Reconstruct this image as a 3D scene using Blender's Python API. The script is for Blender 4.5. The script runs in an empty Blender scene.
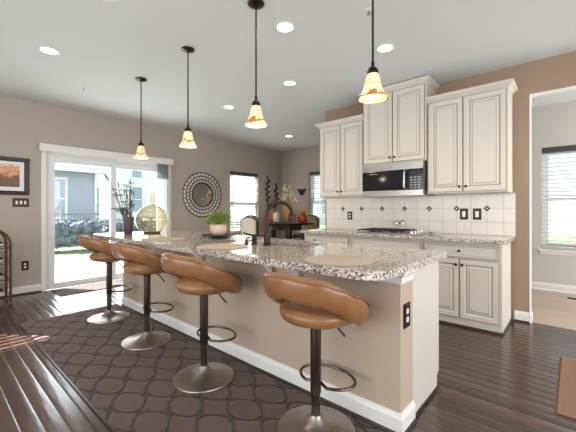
import bpy, bmesh, math, random
from mathutils import Vector, Matrix
PI = math.pi
random.seed(7)
S = bpy.context.scene
COL = S.collection

# ------------------------------------------------------------------ camera, sky, sun, light, exposure
CEIL = 2.72
cam_d = bpy.data.cameras.new('camera'); cam = bpy.data.objects.new('camera', cam_d); COL.objects.link(cam)
cam.location = (0, 0, 1.18)
cam.rotation_euler = (PI/2, 0, -(PI/2 - math.radians(41.45)))
cam_d.sensor_width = 36; cam_d.lens = 325/576*36
cam_d.shift_y = -6/576; cam_d.clip_start = .05; cam_d.clip_end = 200
S.camera = cam
S.view_settings.view_transform = 'Standard'; S.view_settings.look = 'None'
S.view_settings.gamma = 1; S.view_settings.use_curve_mapping = False
S.view_settings.exposure = 0.05

W = bpy.data.worlds.new('sky'); S.world = W; W.use_nodes = True
wn = W.node_tree.nodes; wl = W.node_tree.links
bg = wn['Background']
tc = wn.new('ShaderNodeTexCoord'); sp = wn.new('ShaderNodeSeparateXYZ'); rp = wn.new('ShaderNodeValToRGB')
wl.new(tc.outputs['Generated'], sp.inputs[0]); wl.new(sp.outputs['Z'], rp.inputs[0])
rp.color_ramp.elements[0].position = .0; rp.color_ramp.elements[0].color = (.95, .97, 1, 1)
rp.color_ramp.elements[1].position = .7; rp.color_ramp.elements[1].color = (.62, .78, 1, 1)
wl.new(rp.outputs[0], bg.inputs['Color']); bg.inputs['Strength'].default_value = 2.0

sd = bpy.data.lights.new('sun', 'SUN'); sun = bpy.data.objects.new('sun', sd); COL.objects.link(sun)
sd.energy = 46.0; sd.angle = math.radians(.15); sd.color = (1, .95, .88)
sun_dir = Vector((.537*.8, -.843*.8, -.59)).normalized()
sun.rotation_euler = sun_dir.to_track_quat('-Z', 'Y').to_euler(); sun.location = (-4, 12, 8)

def area(name, loc, target, sx, sy, power, color=(1, 1, 1)):
    d = bpy.data.lights.new(name, 'AREA'); o = bpy.data.objects.new(name, d); COL.objects.link(o)
    d.shape = 'RECTANGLE'; d.size = sx; d.size_y = sy; d.energy = power; d.color = color
    o.location = loc; o.rotation_euler = (Vector(target)-Vector(loc)).to_track_quat('-Z', 'Y').to_euler()
    return o
# added unseen fill behind and left of camera; daylight at patio door, far room
area('fill_light_back', (1.2, -2.75, 1.35), (1.2, 0, 1.9), 4.6, 1.9, 95, (.98, .985, 1))
area('fill_light_left', (-2.75, 1.6, 1.35), (0, 1.6, 1.95), 4.4, 1.9, 70, (.98, .985, 1))
area('daylight_patio_door', (2.05, 6.15, 1.05), (2.05, 0, .9), 1.7, 1.9, 45, (.92, .96, 1))
area('daylight_far_room', (5.2, -2.6, 1.4), (5.2, 0, 1.3), 1.6, 1.8, 85, (1, .99, .97))

# ------------------------------------------------------------------ helpers
def srgb(r, g, b):
    f = lambda c: (c/255/12.92) if c/255 <= .04045 else ((c/255+.055)/1.055)**2.4
    return (f(r), f(g), f(b), 1)

class NT:
    """tiny node builder"""
    def __init__(s, name):
        s.m = bpy.data.materials.new(name); s.m.use_nodes = True
        s.t = s.m.node_tree; s.b = s.t.nodes['Principled BSDF']; s.out = s.t.nodes['Material Output']
    def n(s, kind, **k):
        nd = s.t.nodes.new('ShaderNode'+kind)
        for a, v in k.items(): setattr(nd, a, v)
        return nd
    def l(s, a, b): s.t.links.new(a, b)
    def set(s, sock, v):
        if hasattr(v, 'links'): s.l(v, sock)
        else: sock.default_value = v
    def math(s, op, a, b=None, c=None):
        nd = s.n('Math', operation=op); s.set(nd.inputs[0], a)
        if b is not None: s.set(nd.inputs[1], b)
        if c is not None: s.set(nd.inputs[2], c)
        return nd.outputs[0]
    def obj(s):
        return s.n('TexCoord').outputs['Object']
    def pos(s):
        return s.n('NewGeometry').outputs['Position']
    def scale(s, v, sc):
        nd = s.n('Mapping'); s.l(v, nd.inputs['Vector']); nd.inputs['Scale'].default_value = sc; return nd.outputs[0]
    def noise(s, v, sc, detail=3, rough=.5, out='Fac'):
        nd = s.n('TexNoise'); s.l(v, nd.inputs['Vector']); nd.inputs['Scale'].default_value = sc
        nd.inputs['Detail'].default_value = detail; nd.inputs['Roughness'].default_value = rough
        return nd.outputs[out]
    def vor(s, v, sc, out='Color', feature='F1'):
        nd = s.n('TexVoronoi', feature=feature); s.l(v, nd.inputs['Vector']); nd.inputs['Scale'].default_value = sc
        return nd.outputs[out]
    def ramp(s, f, stops, interp='LINEAR'):
        nd = s.n('ValToRGB'); s.l(f, nd.inputs[0]); cr = nd.color_ramp; cr.interpolation = interp
        while len(cr.elements) < len(stops): cr.elements.new(.5)
        for e, (p, c) in zip(cr.elements, stops): e.position = p; e.color = c
        return nd.outputs[0]
    def mix(s, f, a, b):
        nd = s.n('Mix', data_type='RGBA'); s.set(nd.inputs[0], f); s.set(nd.inputs[6], a); s.set(nd.inputs[7], b)
        return nd.outputs[2]
    def bump(s, h, strength=.3, dist=.01):
        nd = s.n('Bump'); s.l(h, nd.inputs['Height']); nd.inputs['Strength'].default_value = strength
        nd.inputs['Distance'].default_value = dist; s.l(nd.outputs[0], s.b.inputs['Normal'])
    def sep(s, v):
        nd = s.n('SeparateXYZ'); s.l(v, nd.inputs[0]); return nd.outputs
    def p(s, **k):
        for a, v in k.items():
            s.set(s.b.inputs[{'col': 'Base Color', 'rough': 'Roughness', 'metal': 'Metallic', 'spec': 'Specular IOR Level',
                              'coat': 'Coat Weight', 'crough': 'Coat Roughness', 'ecol': 'Emission Color', 'estr': 'Emission Strength',
                              'trans': 'Transmission Weight', 'ior': 'IOR', 'sheen': 'Sheen Weight', 'sss': 'Subsurface Weight'}[a]], v)
        return s

def plain(name, c, rough=.5, metal=0, var=.06, sc=30, bump=0, **k):
    """a colour with a slight mottling of its own"""
    t = NT(name); v = t.obj(); f = t.noise(v, sc, 3)
    c = srgb(*c); d = tuple(x*(1-var) for x in c[:3])+(1,); e = tuple(min(1, x*(1+var)) for x in c[:3])+(1,)
    t.p(col=t.mix(f, d, e), rough=rough, metal=metal, **k)
    if bump: t.bump(f, bump, .004)
    return t.m

M = {}
def wallpaint(name, c):
    t = NT(name); f = t.noise(t.pos(), 220, 2); g = t.noise(t.pos(), 1.2, 2)
    c = srgb(*c)
    t.p(col=t.mix(g, tuple(x*.97 for x in c[:3])+(1,), tuple(x*1.03 for x in c[:3])+(1,)), rough=.75, spec=.25)
    t.bump(f, .08, .002); return t.m
M['taupe'] = wallpaint('taupe_paint', (181, 170, 159))
M['tan'] = wallpaint('tan_paint', (186, 168, 150))
M['kitchen_warm_lit'] = wallpaint('taupe_paint_warm_lit', (157, 135, 115))  # taupe wall browned in its colour to show warm lamplight
M['grey_paint'] = wallpaint('pale_grey_paint', (205, 203, 198))
M['ceil'] = wallpaint('ceiling_paint', (216, 222, 223))
M['white'] = plain('white_trim_paint', (232, 230, 226), .4, var=.02)
M['vinyl'] = plain('white_vinyl', (228, 230, 230), .35, var=.02)
M['cream'] = plain('cream_cabinet_paint', (210, 204, 193), .38, var=.025, sc=6)
M['glaze'] = plain('brown_glaze', (140, 122, 100), .5, var=.15)
M['bronze'] = plain('oil_rubbed_bronze', (48, 31, 23), .3, .7, var=.3, sc=18)
M['black'] = plain('black_iron', (28, 25, 24), .45, .3, var=.2)
M['darkwood'] = plain('espresso_wood', (40, 29, 25), .35, var=.3, sc=12)
M['rackmetal'] = plain('rust_bronze_metal', (96, 58, 40), .45, .5, var=.35, sc=25)
M['steel'] = plain('brushed_steel', (190, 188, 184), .28, .95, var=.1, sc=60)
M['blackglass'] = plain('black_glass', (30, 32, 36), .08, var=.1)
M['linen'] = plain('beige_linen', (205, 197, 182), .9, var=.08, sc=220, bump=.2)
M['tanfabric'] = plain('tan_fabric', (160, 138, 102), .9, var=.1, sc=200, bump=.2)
M['poolmetal'] = plain('brushed_bronze_steel', (158, 148, 136), .34, .9, var=.15, sc=14)
M['gunmetal'] = plain('gunmetal_tube', (92, 82, 74), .3, .9, var=.12, sc=20)
M['blind'] = plain('white_blind_slat', (232, 233, 232), .45, var=.02)
M['valgrey'] = plain('charcoal_valance', (70, 70, 74), .5, var=.08)
M['vane'] = plain('grey_fabric_vane', (150, 155, 154), .75, var=.05, sc=40)
M['candle'] = plain('cream_wax', (236, 226, 205), .5, var=.02)
M['orange'] = plain('orange_red_glaze', (205, 72, 32), .35, var=.2, sc=20)
M['mustard'] = plain('mustard_petals', (196, 150, 50), .7, var=.2)
M['straw'] = plain('dry_straw', (190, 150, 92), .8, var=.2)
M['pampas'] = plain('cream_dried_blossom', (236, 226, 206), .9, var=.1)
M['concrete'] = plain('pale_concrete', (140, 139, 137), .85, var=.08, sc=4)
M['grass'] = plain('pale_lawn', (88, 104, 68), .9, var=.2, sc=6)
M['hedge'] = plain('grey_green_hedge', (92, 106, 116), .9, var=.3, sc=5, bump=.5)
M['rail'] = plain('grey_rail_metal', (120, 132, 142), .5, var=.1)
M['roof'] = plain('grey_shingle', (120, 122, 126), .8, var=.2, sc=10)
M['darkpane'] = plain('house_window_pane', (150, 168, 182), .15, var=.1, sc=3)
M['label'] = plain('bottle_label', (220, 214, 200), .6, var=.05)
M['bottle'] = plain('dark_green_bottle', (28, 44, 26), .12, var=.2)
M['purple'] = plain('pewter_plum_glaze', (92, 76, 80), .25, .4, var=.15)
M['stem'] = plain('grey_green_stems', (76, 76, 68), .7, var=.25)
M['bloom'] = plain('plum_grey_blooms', (74, 60, 70), .8, var=.3)
M['leaf'] = plain('fresh_green_leaf', (132, 150, 72), .55, var=.45, sc=9)
M['cork'] = plain('soil', (60, 44, 32), .9, var=.2)
M['pot'] = plain('blush_ceramic', (214, 190, 166), .55, var=.06)
M['mirror'] = plain('mirror_glass', (232, 232, 230), .02, 1, var=.005)
M['mosaic'] = plain('pale_mirror_tile', (244, 240, 232), .3, .1, var=.1, sc=60)
M['toggle'] = plain('white_plastic', (238, 236, 230), .35, var=.01)
M['knob_steel'] = plain('knob_steel', (200, 196, 190), .25, .9, var=.05)
M['pepper'] = plain('peppercorns', (70, 52, 40), .7, var=.4, sc=200)
M['tilebrown'] = plain('dark_accent_tile', (62, 46, 38), .25, var=.2, sc=40)
M['keys'] = plain('grey_key_print', (150, 150, 152), .5, var=.05)
M['vinylfloor'] = None

def thin_glass(name, tint, refl=.06):
    t = NT(name); t.t.nodes.remove(t.b)
    tr = t.n('BsdfTransparent'); tr.inputs[0].default_value = tint
    gl = t.n('BsdfGlossy'); gl.inputs['Roughness'].default_value = .02
    lw = t.n('LayerWeight'); lw.inputs[0].default_value = .5
    f = t.math('MULTIPLY_ADD', t.math('POWER', lw.outputs['Facing'], 4), 1-refl, refl)
    mx = t.n('MixShader'); t.l(f, mx.inputs[0]); t.l(tr.outputs[0], mx.inputs[1]); t.l(gl.outputs[0], mx.inputs[2])
    t.l(mx.outputs[0], t.out.inputs[0]); return t.m
M['glass'] = thin_glass('window_glass', (.97, .985, .985, 1), .05)
M['jug'] = thin_glass('amber_glass', (.975, .935, .85, 1), .07)
M['clear'] = thin_glass('clear_glass', (.95, .95, .94, 1), .07)

def mk_floor():
    t = NT('dark_plank_floor'); x, y, z = t.sep(t.pos())
    pw = .089
    u = t.math('DIVIDE', x, pw); row = t.math('FLOOR', u); fu = t.math('FRACT', u)
    wn_ = t.n('TexWhiteNoise', noise_dimensions='1D'); t.l(row, wn_.inputs['W'])
    v = t.math('DIVIDE', t.math('ADD', y, t.math('MULTIPLY', wn_.outputs['Value'], 3.1)), 1.15)
    pl = t.math('FLOOR', v); fv = t.math('FRACT', v)
    cmb = t.n('CombineXYZ'); t.l(row, cmb.inputs[0]); t.l(pl, cmb.inputs[1])
    w2 = t.n('TexWhiteNoise', noise_dimensions='2D'); t.l(cmb.outputs[0], w2.inputs['Vector'])
    edge = t.math('MINIMUM', fu, t.math('SUBTRACT', 1, fu))
    e2 = t.math('MULTIPLY', t.math('MINIMUM', fv, t.math('SUBTRACT', 1, fv)), 1.15/pw)
    em = t.math('MINIMUM', edge, e2)
    gap = t.math('LESS_THAN', em, .022)
    str_ = t.scale(t.pos(), (38, 2.2, 1)); gr = t.noise(str_, 1.0, 4, .6)
    base = t.ramp(w2.outputs['Value'], [(0, srgb(60, 43, 35)), (.5, srgb(76, 55, 45)), (1, srgb(94, 70, 57))])
    col = t.mix(t.math('MULTIPLY', gr, .55), base, srgb(46, 33, 27))
    col = t.mix(gap, col, srgb(24, 16, 13))
    t.p(col=col, rough=t.math('MULTIPLY_ADD', gr, .12, .15), spec=1.0)
    dome = t.math('SQRT', t.math('MULTIPLY', t.math('MULTIPLY', fu, t.math('SUBTRACT', 1, fu)), 4))
    h = t.math('MULTIPLY_ADD', t.noise(t.scale(t.pos(), (26, 3, 1)), 1, 2), .55, t.math('MULTIPLY', dome, .9))
    t.bump(h, .8, .0045); return t.m
M['floor'] = mk_floor()
def mk_floor2():
    t = NT('pale_plank_floor'); x, y, z = t.sep(t.pos())
    pw = .15; u = t.math('DIVIDE', x, pw); row = t.math('FLOOR', u); fu = t.math('FRACT', u)
    wn_ = t.n('TexWhiteNoise', noise_dimensions='1D'); t.l(row, wn_.inputs['W'])
    edge = t.math('MINIMUM', fu, t.math('SUBTRACT', 1, fu))
    gr = t.noise(t.scale(t.pos(), (30, 3, 1)), 1, 3)
    col = t.mix(wn_.outputs['Value'], srgb(176, 158, 140), srgb(196, 178, 160))
    col = t.mix(t.math('MULTIPLY', gr, .5), col, srgb(160, 142, 124))
    col = t.mix(t.math('LESS_THAN', edge, .015), col, srgb(128, 112, 98))
    t.p(col=col, rough=.35); return t.m
M['floor2'] = mk_floor2()

def mk_granite():
    t = NT('speckled_granite'); v = t.obj()
    n1 = t.noise(v, 75, 4, .65); n3 = t.noise(v, 10, 3)
    c = t.ramp(n1, [(0, srgb(120, 104, 90)), (.38, srgb(176, 160, 144)), (.48, srgb(208, 200, 190)), (.62, srgb(228, 222, 213)), (1, srgb(206, 194, 178))])
    c = t.mix(t.math('MULTIPLY', n3, .25), c, srgb(190, 172, 152))
    va = t.sep(t.vor(v, 125, 'Color')); vb_ = t.sep(t.vor(v, 190, 'Color'))
    c = t.mix(t.math('MULTIPLY', t.math('GREATER_THAN', va[0], .74), .85), c, srgb(40, 35, 33))
    c = t.mix(t.math('MULTIPLY', t.math('GREATER_THAN', vb_[1], .84), .8), c, srgb(104, 90, 80))
    t.p(col=c, rough=.07, spec=.6); return t.m
M['granite'] = mk_granite()

def mk_tile():
    t = NT('cream_wall_tile'); x, y, z = t.sep(t.pos()); P = .1555
    a = t.math('FRACT', t.math('DIVIDE', t.math('SUBTRACT', y, .737-P*20), P))
    b = t.math('FRACT', t.math('DIVIDE', t.math('SUBTRACT', z, 1.197-P*20), P))
    ea = t.math('MINIMUM', a, t.math('SUBTRACT', 1, a)); eb = t.math('MINIMUM', b, t.math('SUBTRACT', 1, b))
    e = t.math('MINIMUM', ea, eb); g = t.math('LESS_THAN', e, .014)
    n = t.noise(t.pos(), 14, 3)
    c = t.mix(n, srgb(222, 214, 204), srgb(232, 226, 217))
    t.p(col=t.mix(g, c, srgb(190, 180, 168)), rough=t.math('MULTIPLY_ADD', g, .5, .25))
    t.bump(t.math('MINIMUM', t.math('MULTIPLY', e, 20), 1), .3, .003); return t.m
M['tile'] = mk_tile()

def mk_rug():
    t = NT('brown_trellis_rug'); x, y, z = t.sep(t.pos()); A = .29; B = .21
    yy = t.math('DIVIDE', y, A); xx = t.math('DIVIDE', x, B)
    wob = t.math('MULTIPLY_ADD', t.noise(t.pos(), 26, 2), .36, -.18)
    g = t.math('ADD', t.math('COSINE', t.math('MULTIPLY', yy, 2*PI)), t.math('COSINE', t.math('MULTIPLY', xx, 2*PI)))
    g = t.math('MULTIPLY_ADD', t.math('MULTIPLY', t.math('COSINE', t.math('MULTIPLY', yy, 2*PI)), t.math('COSINE', t.math('MULTIPLY', xx, 2*PI))), .5, g)
    ag = t.math('ABSOLUTE', t.math('ADD', t.math('ADD', g, .42), wob))
    line = t.math('LESS_THAN', ag, .2)
    shoulder = t.math('MINIMUM', t.math('MULTIPLY', ag, 2.2), 1)
    fib = t.noise(t.pos(), 420, 2); blot = t.noise(t.pos(), 5, 3)
    c = t.mix(blot, srgb(82, 60, 51), srgb(104, 78, 66)); c = t.mix(t.math('MULTIPLY', fib, .5), c, srgb(92, 66, 57))
    c = t.mix(t.math('MULTIPLY', line, .85), c, srgb(44, 32, 29))
    t.p(col=c, rough=.95, spec=.1, sheen=.2)
    t.bump(t.math('MULTIPLY_ADD', fib, .3, shoulder), 1, .012); return t.m
M['rug'] = mk_rug()
def mk_weave(name, c1, c2, ax=0, sc=90):
    t = NT(name); v = t.pos(); p = t.sep(v)
    s1 = t.math('SINE', t.math('MULTIPLY', p[ax], sc*2)); s2 = t.math('SINE', t.math('MULTIPLY', p[1-ax], sc))
    w = t.math('MULTIPLY_ADD', t.math('MULTIPLY', s1, s2), .5, .5); n = t.noise(v, 60, 2)
    c = t.mix(w, srgb(*c1), srgb(*c2)); c = t.mix(t.math('MULTIPLY', n, .5), c, srgb(*c1))
    t.p(col=c, rough=.9, spec=.15); t.bump(w, .5, .004); return t.m
M['jute'] = mk_weave('braided_brown_rug', (118, 92, 74), (162, 134, 110), 0, 130)
M['doormat'] = mk_weave('charcoal_doormat', (70, 62, 58), (96, 86, 80), 1, 150)
def mk_placemat():
    t = NT('woven_placemat'); v = t.obj(); x, y, z = t.sep(v)
    r = t.math('SQRT', t.math('ADD', t.math('MULTIPLY', x, x), t.math('MULTIPLY', y, y)))
    a = t.math('ARCTAN2', y, x)
    w = t.math('MULTIPLY_ADD', t.math('MULTIPLY', t.math('SINE', t.math('MULTIPLY', r, 480)), t.math('SINE', t.math('MULTIPLY', a, 70))), .5, .5)
    t.p(col=t.mix(w, srgb(160, 144, 126), srgb(204, 190, 173)), rough=.8); t.bump(w, .5, .003); return t.m
M['placemat'] = mk_placemat()
def mk_leather():
    t = NT('caramel_leather'); v = t.obj(); n = t.noise(v, 6, 3); f = t.vor(v, 260, 'Distance')
    c = t.ramp(n, [(0, srgb(116, 76, 44)), (.5, srgb(144, 100, 62)), (1, srgb(166, 124, 84))])
    t.p(col=c, rough=.3, spec=.6); t.bump(f, .1, .002); return t.m
M['leather'] = mk_leather()
M['seam'] = plain('leather_seam', (120, 72, 32), .5, var=.1)
def mk_siding(name, c, pitch=.14):
    t = NT(name); x, y, z = t.sep(t.pos()); f = t.math('FRACT', t.math('DIVIDE', z, pitch))
    c = srgb(*c); t.p(col=t.mix(t.math('LESS_THAN', f, .1), c, tuple(k*.8 for k in c[:3])+(1,)), rough=.7)
    t.bump(f, .4, .02); return t.m
M['bluesiding'] = mk_siding('pale_blue_siding', (170, 182, 196))
M['whitesiding'] = mk_siding('white_siding', (232, 232, 230))
def mk_shade():
    t = NT('marbled_shade_glass'); v = t.obj(); z = t.sep(v)[2]
    n = t.noise(v, 16, 3, .6)
    c = t.ramp(n, [(.3, srgb(250, 226, 194)), (.55, srgb(240, 204, 160)), (.75, srgb(206, 150, 92))])
    band = t.math('ABSOLUTE', t.math('ADD', t.math('ADD', z, .885), t.math('MULTIPLY_ADD', n, .12, -.06)))
    c = t.mix(t.math('LESS_THAN', band, .010), c, srgb(166, 120, 66))
    t.p(col=c, rough=.25, ecol=c, estr=.36); return t.m
M['shade'] = mk_shade()
def emit(name, c, s):
    t = NT(name); f = t.noise(t.obj(), 4, 1); t.p(col=srgb(*c), ecol=t.mix(f, srgb(*c), (1, 1, 1, 1)), estr=s); return t.m
M['lens'] = emit('lit_lens', (255, 246, 228), 6)
M['bulb'] = emit('warm_bulb', (255, 226, 178), 2.5)
def mk_painting():
    t = NT('autumn_landscape_print'); v = t.obj(); x, y, z = t.sep(v)
    n = t.noise(t.scale(v, (7, 1, 12)), 1.6, 4, .65); zz = t.math('ADD', t.math('MULTIPLY', z, 2.6), t.math('MULTIPLY_ADD', n, 1.0, -.5))
    c = t.ramp(t.math('ADD', zz, .5), [(0, srgb(70, 52, 46)), (.3, srgb(120, 86, 70)), (.42, srgb(84, 56, 44)), (.55, srgb(196, 120, 64)), (.7, srgb(224, 176, 130)), (.85, srgb(206, 132, 76)), (1, srgb(226, 212, 196))])
    t.p(col=c, rough=.4); return t.m
M['painting'] = mk_painting()

# --- mesh helpers
def B(): return bmesh.new()
def box(bm, x0, x1, y0, y1, z0, z1, mi=0):
    vs = [bm.verts.new((x, y, z)) for z in (z0, z1) for y in (y0, y1) for x in (x0, x1)]
    for f in ((0, 2, 3, 1), (4, 5, 7, 6), (0, 1, 5, 4), (2, 6, 7, 3), (0, 4, 6, 2), (1, 3, 7, 5)):
        bm.faces.new([vs[i] for i in f]).material_index = mi
    return vs
def lathe(bm, prof, c=(0, 0, 0), seg=32, sx=1, sy=1):
    rings = []
    for r, z in prof:
        if r < 1e-6: rings.append([bm.verts.new((c[0], c[1], c[2]+z))])
        else: rings.append([bm.verts.new((c[0]+sx*r*math.cos(2*PI*i/seg), c[1]+sy*r*math.sin(2*PI*i/seg), c[2]+z)) for i in range(seg)])
    for a, b in zip(rings, rings[1:]):
        for i in range(seg):
            j = (i+1) % seg
            if len(a) == 1 and len(b) == 1: continue
            if len(a) == 1: bm.faces.new((a[0], b[j], b[i]))
            elif len(b) == 1: bm.faces.new((a[i], a[j], b[0]))
            else: bm.faces.new((a[i], a[j], b[j], b[i]))
    for r, fl in ((rings[0], 1), (rings[-1], 0)):
        if len(r) > 1: bm.faces.new(r[::-1] if fl else r)
def tube(bm, pts, r, seg=10, closed=False):
    pts = [Vector(p) for p in pts]; n = len(pts); rr = r if isinstance(r, (list, tuple)) else [r]*n
    rings = []; up = None
    for i, p in enumerate(pts):
        if closed: d = pts[(i+1) % n]-pts[i-1]
        else: d = pts[min(i+1, n-1)]-pts[max(i-1, 0)]
        d.normalize()
        if up is None:
            up = Vector((0, 0, 1)) if abs(d.z) < .9 else Vector((1, 0, 0))
        a = d.cross(up).normalized(); b = a.cross(d).normalized(); up = b
        rings.append([bm.verts.new(p+rr[i]*(math.cos(2*PI*k/seg)*a+math.sin(2*PI*k/seg)*b)) for k in range(seg)])
    prs = list(zip(rings, rings[1:]))+([(rings[-1], rings[0])] if closed else [])
    for A, Bq in prs:
        for k in range(seg):
            bm.faces.new((A[k], A[(k+1) % seg], Bq[(k+1) % seg], Bq[k]))
    if not closed: bm.faces.new(rings[0][::-1]); bm.faces.new(rings[-1])
def prism(bm, poly, axis, a0, a1):
    """poly of 2-D points extruded along axis 'x','y' or 'z'"""
    def P(p, a): return {'x': (a, p[0], p[1]), 'y': (p[0], a, p[1]), 'z': (p[0], p[1], a)}[axis]
    A = [bm.verts.new(P(p, a0)) for p in poly]; C_ = [bm.verts.new(P(p, a1)) for p in poly]
    n = len(poly); bm.faces.new(A); bm.faces.new(C_[::-1])
    for i in range(n): bm.faces.new((A[i], C_[i], C_[(i+1) % n], A[(i+1) % n]))
def blob(bm, c, r, sub=2, sx=1, sy=1, sz=1, jit=0):
    vs = bmesh.ops.create_icosphere(bm, subdivisions=sub, radius=1)['verts']
    for v in vs:
        k = 1+random.uniform(-jit, jit)
        v.co = Vector((c[0]+v.co.x*r*sx*k, c[1]+v.co.y*r*sy*k, c[2]+v.co.z*r*sz*k))
def leafblade(bm, p, d, L, w, curl=.2, t=.0012):
    """one pointed leaf with thickness from p along d"""
    p = Vector(p); d = Vector(d).normalized(); s = d.cross(Vector((0, 0, 1)))
    s = s.normalized() if s.length > .05 else Vector((1, 0, 0)); n = s.cross(d).normalized()
    prof = [(0, .12), (.3, .85), (.55, 1), (.8, .6), (1, .04)]
    rows = []
    for f, k in prof:
        q = p+d*L*f-n*curl*L*f*f
        rows.append([bm.verts.new(q-s*w*k/2), bm.verts.new(q+n*t*2), bm.verts.new(q+s*w*k/2), bm.verts.new(q-n*t)])
    for a, b in zip(rows, rows[1:]):
        for i in range(4): bm.faces.new((a[i], a[(i+1) % 4], b[(i+1) % 4], b[i]))
    bm.faces.new(rows[0][::-1]); bm.faces.new(rows[-1])

def obj(name, bm, mats, parent=None, loc=(0, 0, 0), rz=0, smooth=False, bevel=0, sub=0, bseg=2):
    bmesh.ops.recalc_face_normals(bm, faces=bm.faces)
    me = bpy.data.meshes.new(name); bm.to_mesh(me); bm.free()
    for m in (mats if isinstance(mats, (list, tuple)) else [mats]): me.materials.append(M[m])
    if smooth:
        for p in me.polygons: p.use_smooth = True
        if smooth != 'all':
            try: me.set_sharp_from_angle(angle=math.radians(42))
            except Exception: pass
    o = bpy.data.objects.new(name, me); COL.objects.link(o)
    o.location = loc; o.rotation_euler = (0, 0, rz)
    if parent: o.parent = parent
    if bevel:
        b = o.modifiers.new('bevel', 'BEVEL'); b.width = bevel; b.segments = bseg; b.limit_method = 'ANGLE'
        b.angle_limit = math.radians(40)
    if sub:
        s = o.modifiers.new('sub', 'SUBSURF'); s.levels = sub; s.render_levels = sub
    return o
def tag(o, label, cat, group=None, kind=None):
    if label: o['label'] = label
    if cat: o['category'] = cat
    if group: o['group'] = group
    if kind: o['kind'] = kind
    return o
def thing(name, label, cat, loc=(0, 0, 0), rz=0, group=None):
    o = bpy.data.objects.new(name, None); COL.objects.link(o); o.empty_display_size = .1
    o.location = loc; o.rotation_euler = (0, 0, rz); return tag(o, label, cat, group)
def struct(name, bm, mats, **k):
    o = obj(name, bm, mats, **k); o['kind'] = 'structure'; return o
def cells(bm, u0, u1, z0, z1, holes, put):
    us = sorted({u0, u1, *[h[0] for h in holes], *[h[1] for h in holes]}); zs = sorted({z0, z1, *[h[2] for h in holes], *[h[3] for h in holes]})
    for a, b in zip(us, us[1:]):
        for c, d in zip(zs, zs[1:]):
            m, n = (a+b)/2, (c+d)/2
            if any(h[0] < m < h[1] and h[2] < n < h[3] for h in holes): continue
            put(a, b, c, d)
    bmesh.ops.remove_doubles(bm, verts=bm.verts, dist=1e-5)

# ------------------------------------------------------------------ room shell
YA = 5.80; XB = 6.32; XC = 4.20; XF = 6.10
LW, RW = -2.6, 6.5
bm = B(); box(bm, LW, 4.26, -2.6, YA, -.1, 0); struct('floor', bm, 'floor')
bm = B(); box(bm, 4.26, XB, 2.93, YA, -.1, 0); struct('floor_nook', bm, 'floor')
bm = B(); box(bm, 4.26, XF, -2.6, 2.93, -.1, 0); struct('floor_side_room', bm, 'floor2')
bm = B(); box(bm, LW-.15, RW, -2.75, YA+.15, CEIL, CEIL+.1); struct('ceiling', bm, 'ceil')
DOOR = (1.20, 3.14, 0, 2.04); WA = (4.60, 5.47, .62, 2.06); WL = (-1.75, -.56, .60, 2.16)
bm = B(); cells(bm, LW-.15, XB+.15, 0, CEIL, [DOOR, WA, WL], lambda a, b, c, d: box(bm, a, b, YA, YA+.15, c, d)); struct('wall_far', bm, 'taupe')
WB = (4.0, 4.90, .62, 2.11)
bm = B(); cells(bm, 2.81, YA, 0, CEIL, [WB], lambda a, b, c, d: box(bm, XB, XB+.15, a, b, c, d)); struct('wall_nook', bm, 'taupe')
bm = B(); cells(bm, -2.6, 2.93, 0, CEIL, [(-1.3, .355, 0, 2.385)], lambda a, b, c, d: box(bm, XC, XC+.12, a, b, c, d)); struct('wall_kitchen', bm, 'kitchen_warm_lit')
bm = B(); box(bm, XC+.12, XB, 2.81, 2.93, 0, CEIL); struct('wall_divider', bm, 'taupe')
WF = (-.56, .375, .605, 2.10)
bm = B(); cells(bm, -2.75, 2.81, 0, CEIL, [WF], lambda a, b, c, d: box(bm, XF, XF+.15, a, b, c, d)); struct('wall_side_room', bm, 'grey_paint')
bm = B(); cells(bm, -2.75, YA, 0, CEIL, [(-.7, 3.9, .4, 2.3)], lambda a, b, c, d: box(bm, LW-.15, LW, a, b, c, d)); struct('wall_left', bm, 'taupe')
bm = B(); cells(bm, LW, XF, 0, CEIL, [(-1.2, 3.6, .4, 2.3), (4.45, 5.95, .5, 2.3)], lambda a, b, c, d: box(bm, a, b, -2.75, -2.6, c, d)); struct('wall_back', bm, 'taupe')
# baseboards with a stepped top
def baseboard(name, axis, a0, a1, face, sgn, shoe='darkwood'):
    """axis 'x': runs along x at y=face; sgn: side the room is on"""
    t = .016; bm = B()
    prof = [(0, 0), (sgn*t, 0), (sgn*t, .085), (sgn*t*.6, .10), (sgn*t*.45, .112), (0, .112)]
    sh = [(sgn*t, 0), (sgn*(t+.012), 0), (sgn*(t+.012), .008), (sgn*(t+.006), .018), (sgn*t, .02)]
    if axis == 'x': prism(bm, [(face+p, z) for p, z in prof], 'x', a0, a1)
    else: prism(bm, [(face+p, z) for p, z in prof], 'y', a0, a1)
    o = struct(name, bm, 'white')
    bm = B(); prism(bm, [(face+p, z) for p, z in sh], axis, a0, a1); obj('shoe_moulding', bm, shoe, o)
baseboard('baseboard_far', 'x', LW, 1.16, YA, -1)
baseboard('baseboard_far_right', 'x', 3.17, XB-.02, YA, -1)
baseboard('baseboard_nook', 'y', 2.93, YA-.02, XB, -1)
baseboard('baseboard_kitchen', 'y', .355, .484, XC, -1)
baseboard('baseboard_side_room', 'y', -2.6, 2.81, XF, -1, 'white')
bm = B(); prism(bm, [(XC+.002, 0), (XC+.118, 0), (XC+.118, .10), (XC+.002, .10)], 'y', .338, .354)
struct('baseboard_opening', bm, 'white', bevel=.003)

bm = B(); box(bm, XC+.001, XC+.119, .349, .3545, .101, 2.379); box(bm, XC+.001, XC+.119, -1.29, .349, 2.379, 2.3845); struct('reveal_lit_liner', bm, 'white')  # white liner added so the opening reveal looks lit from the side room
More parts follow.
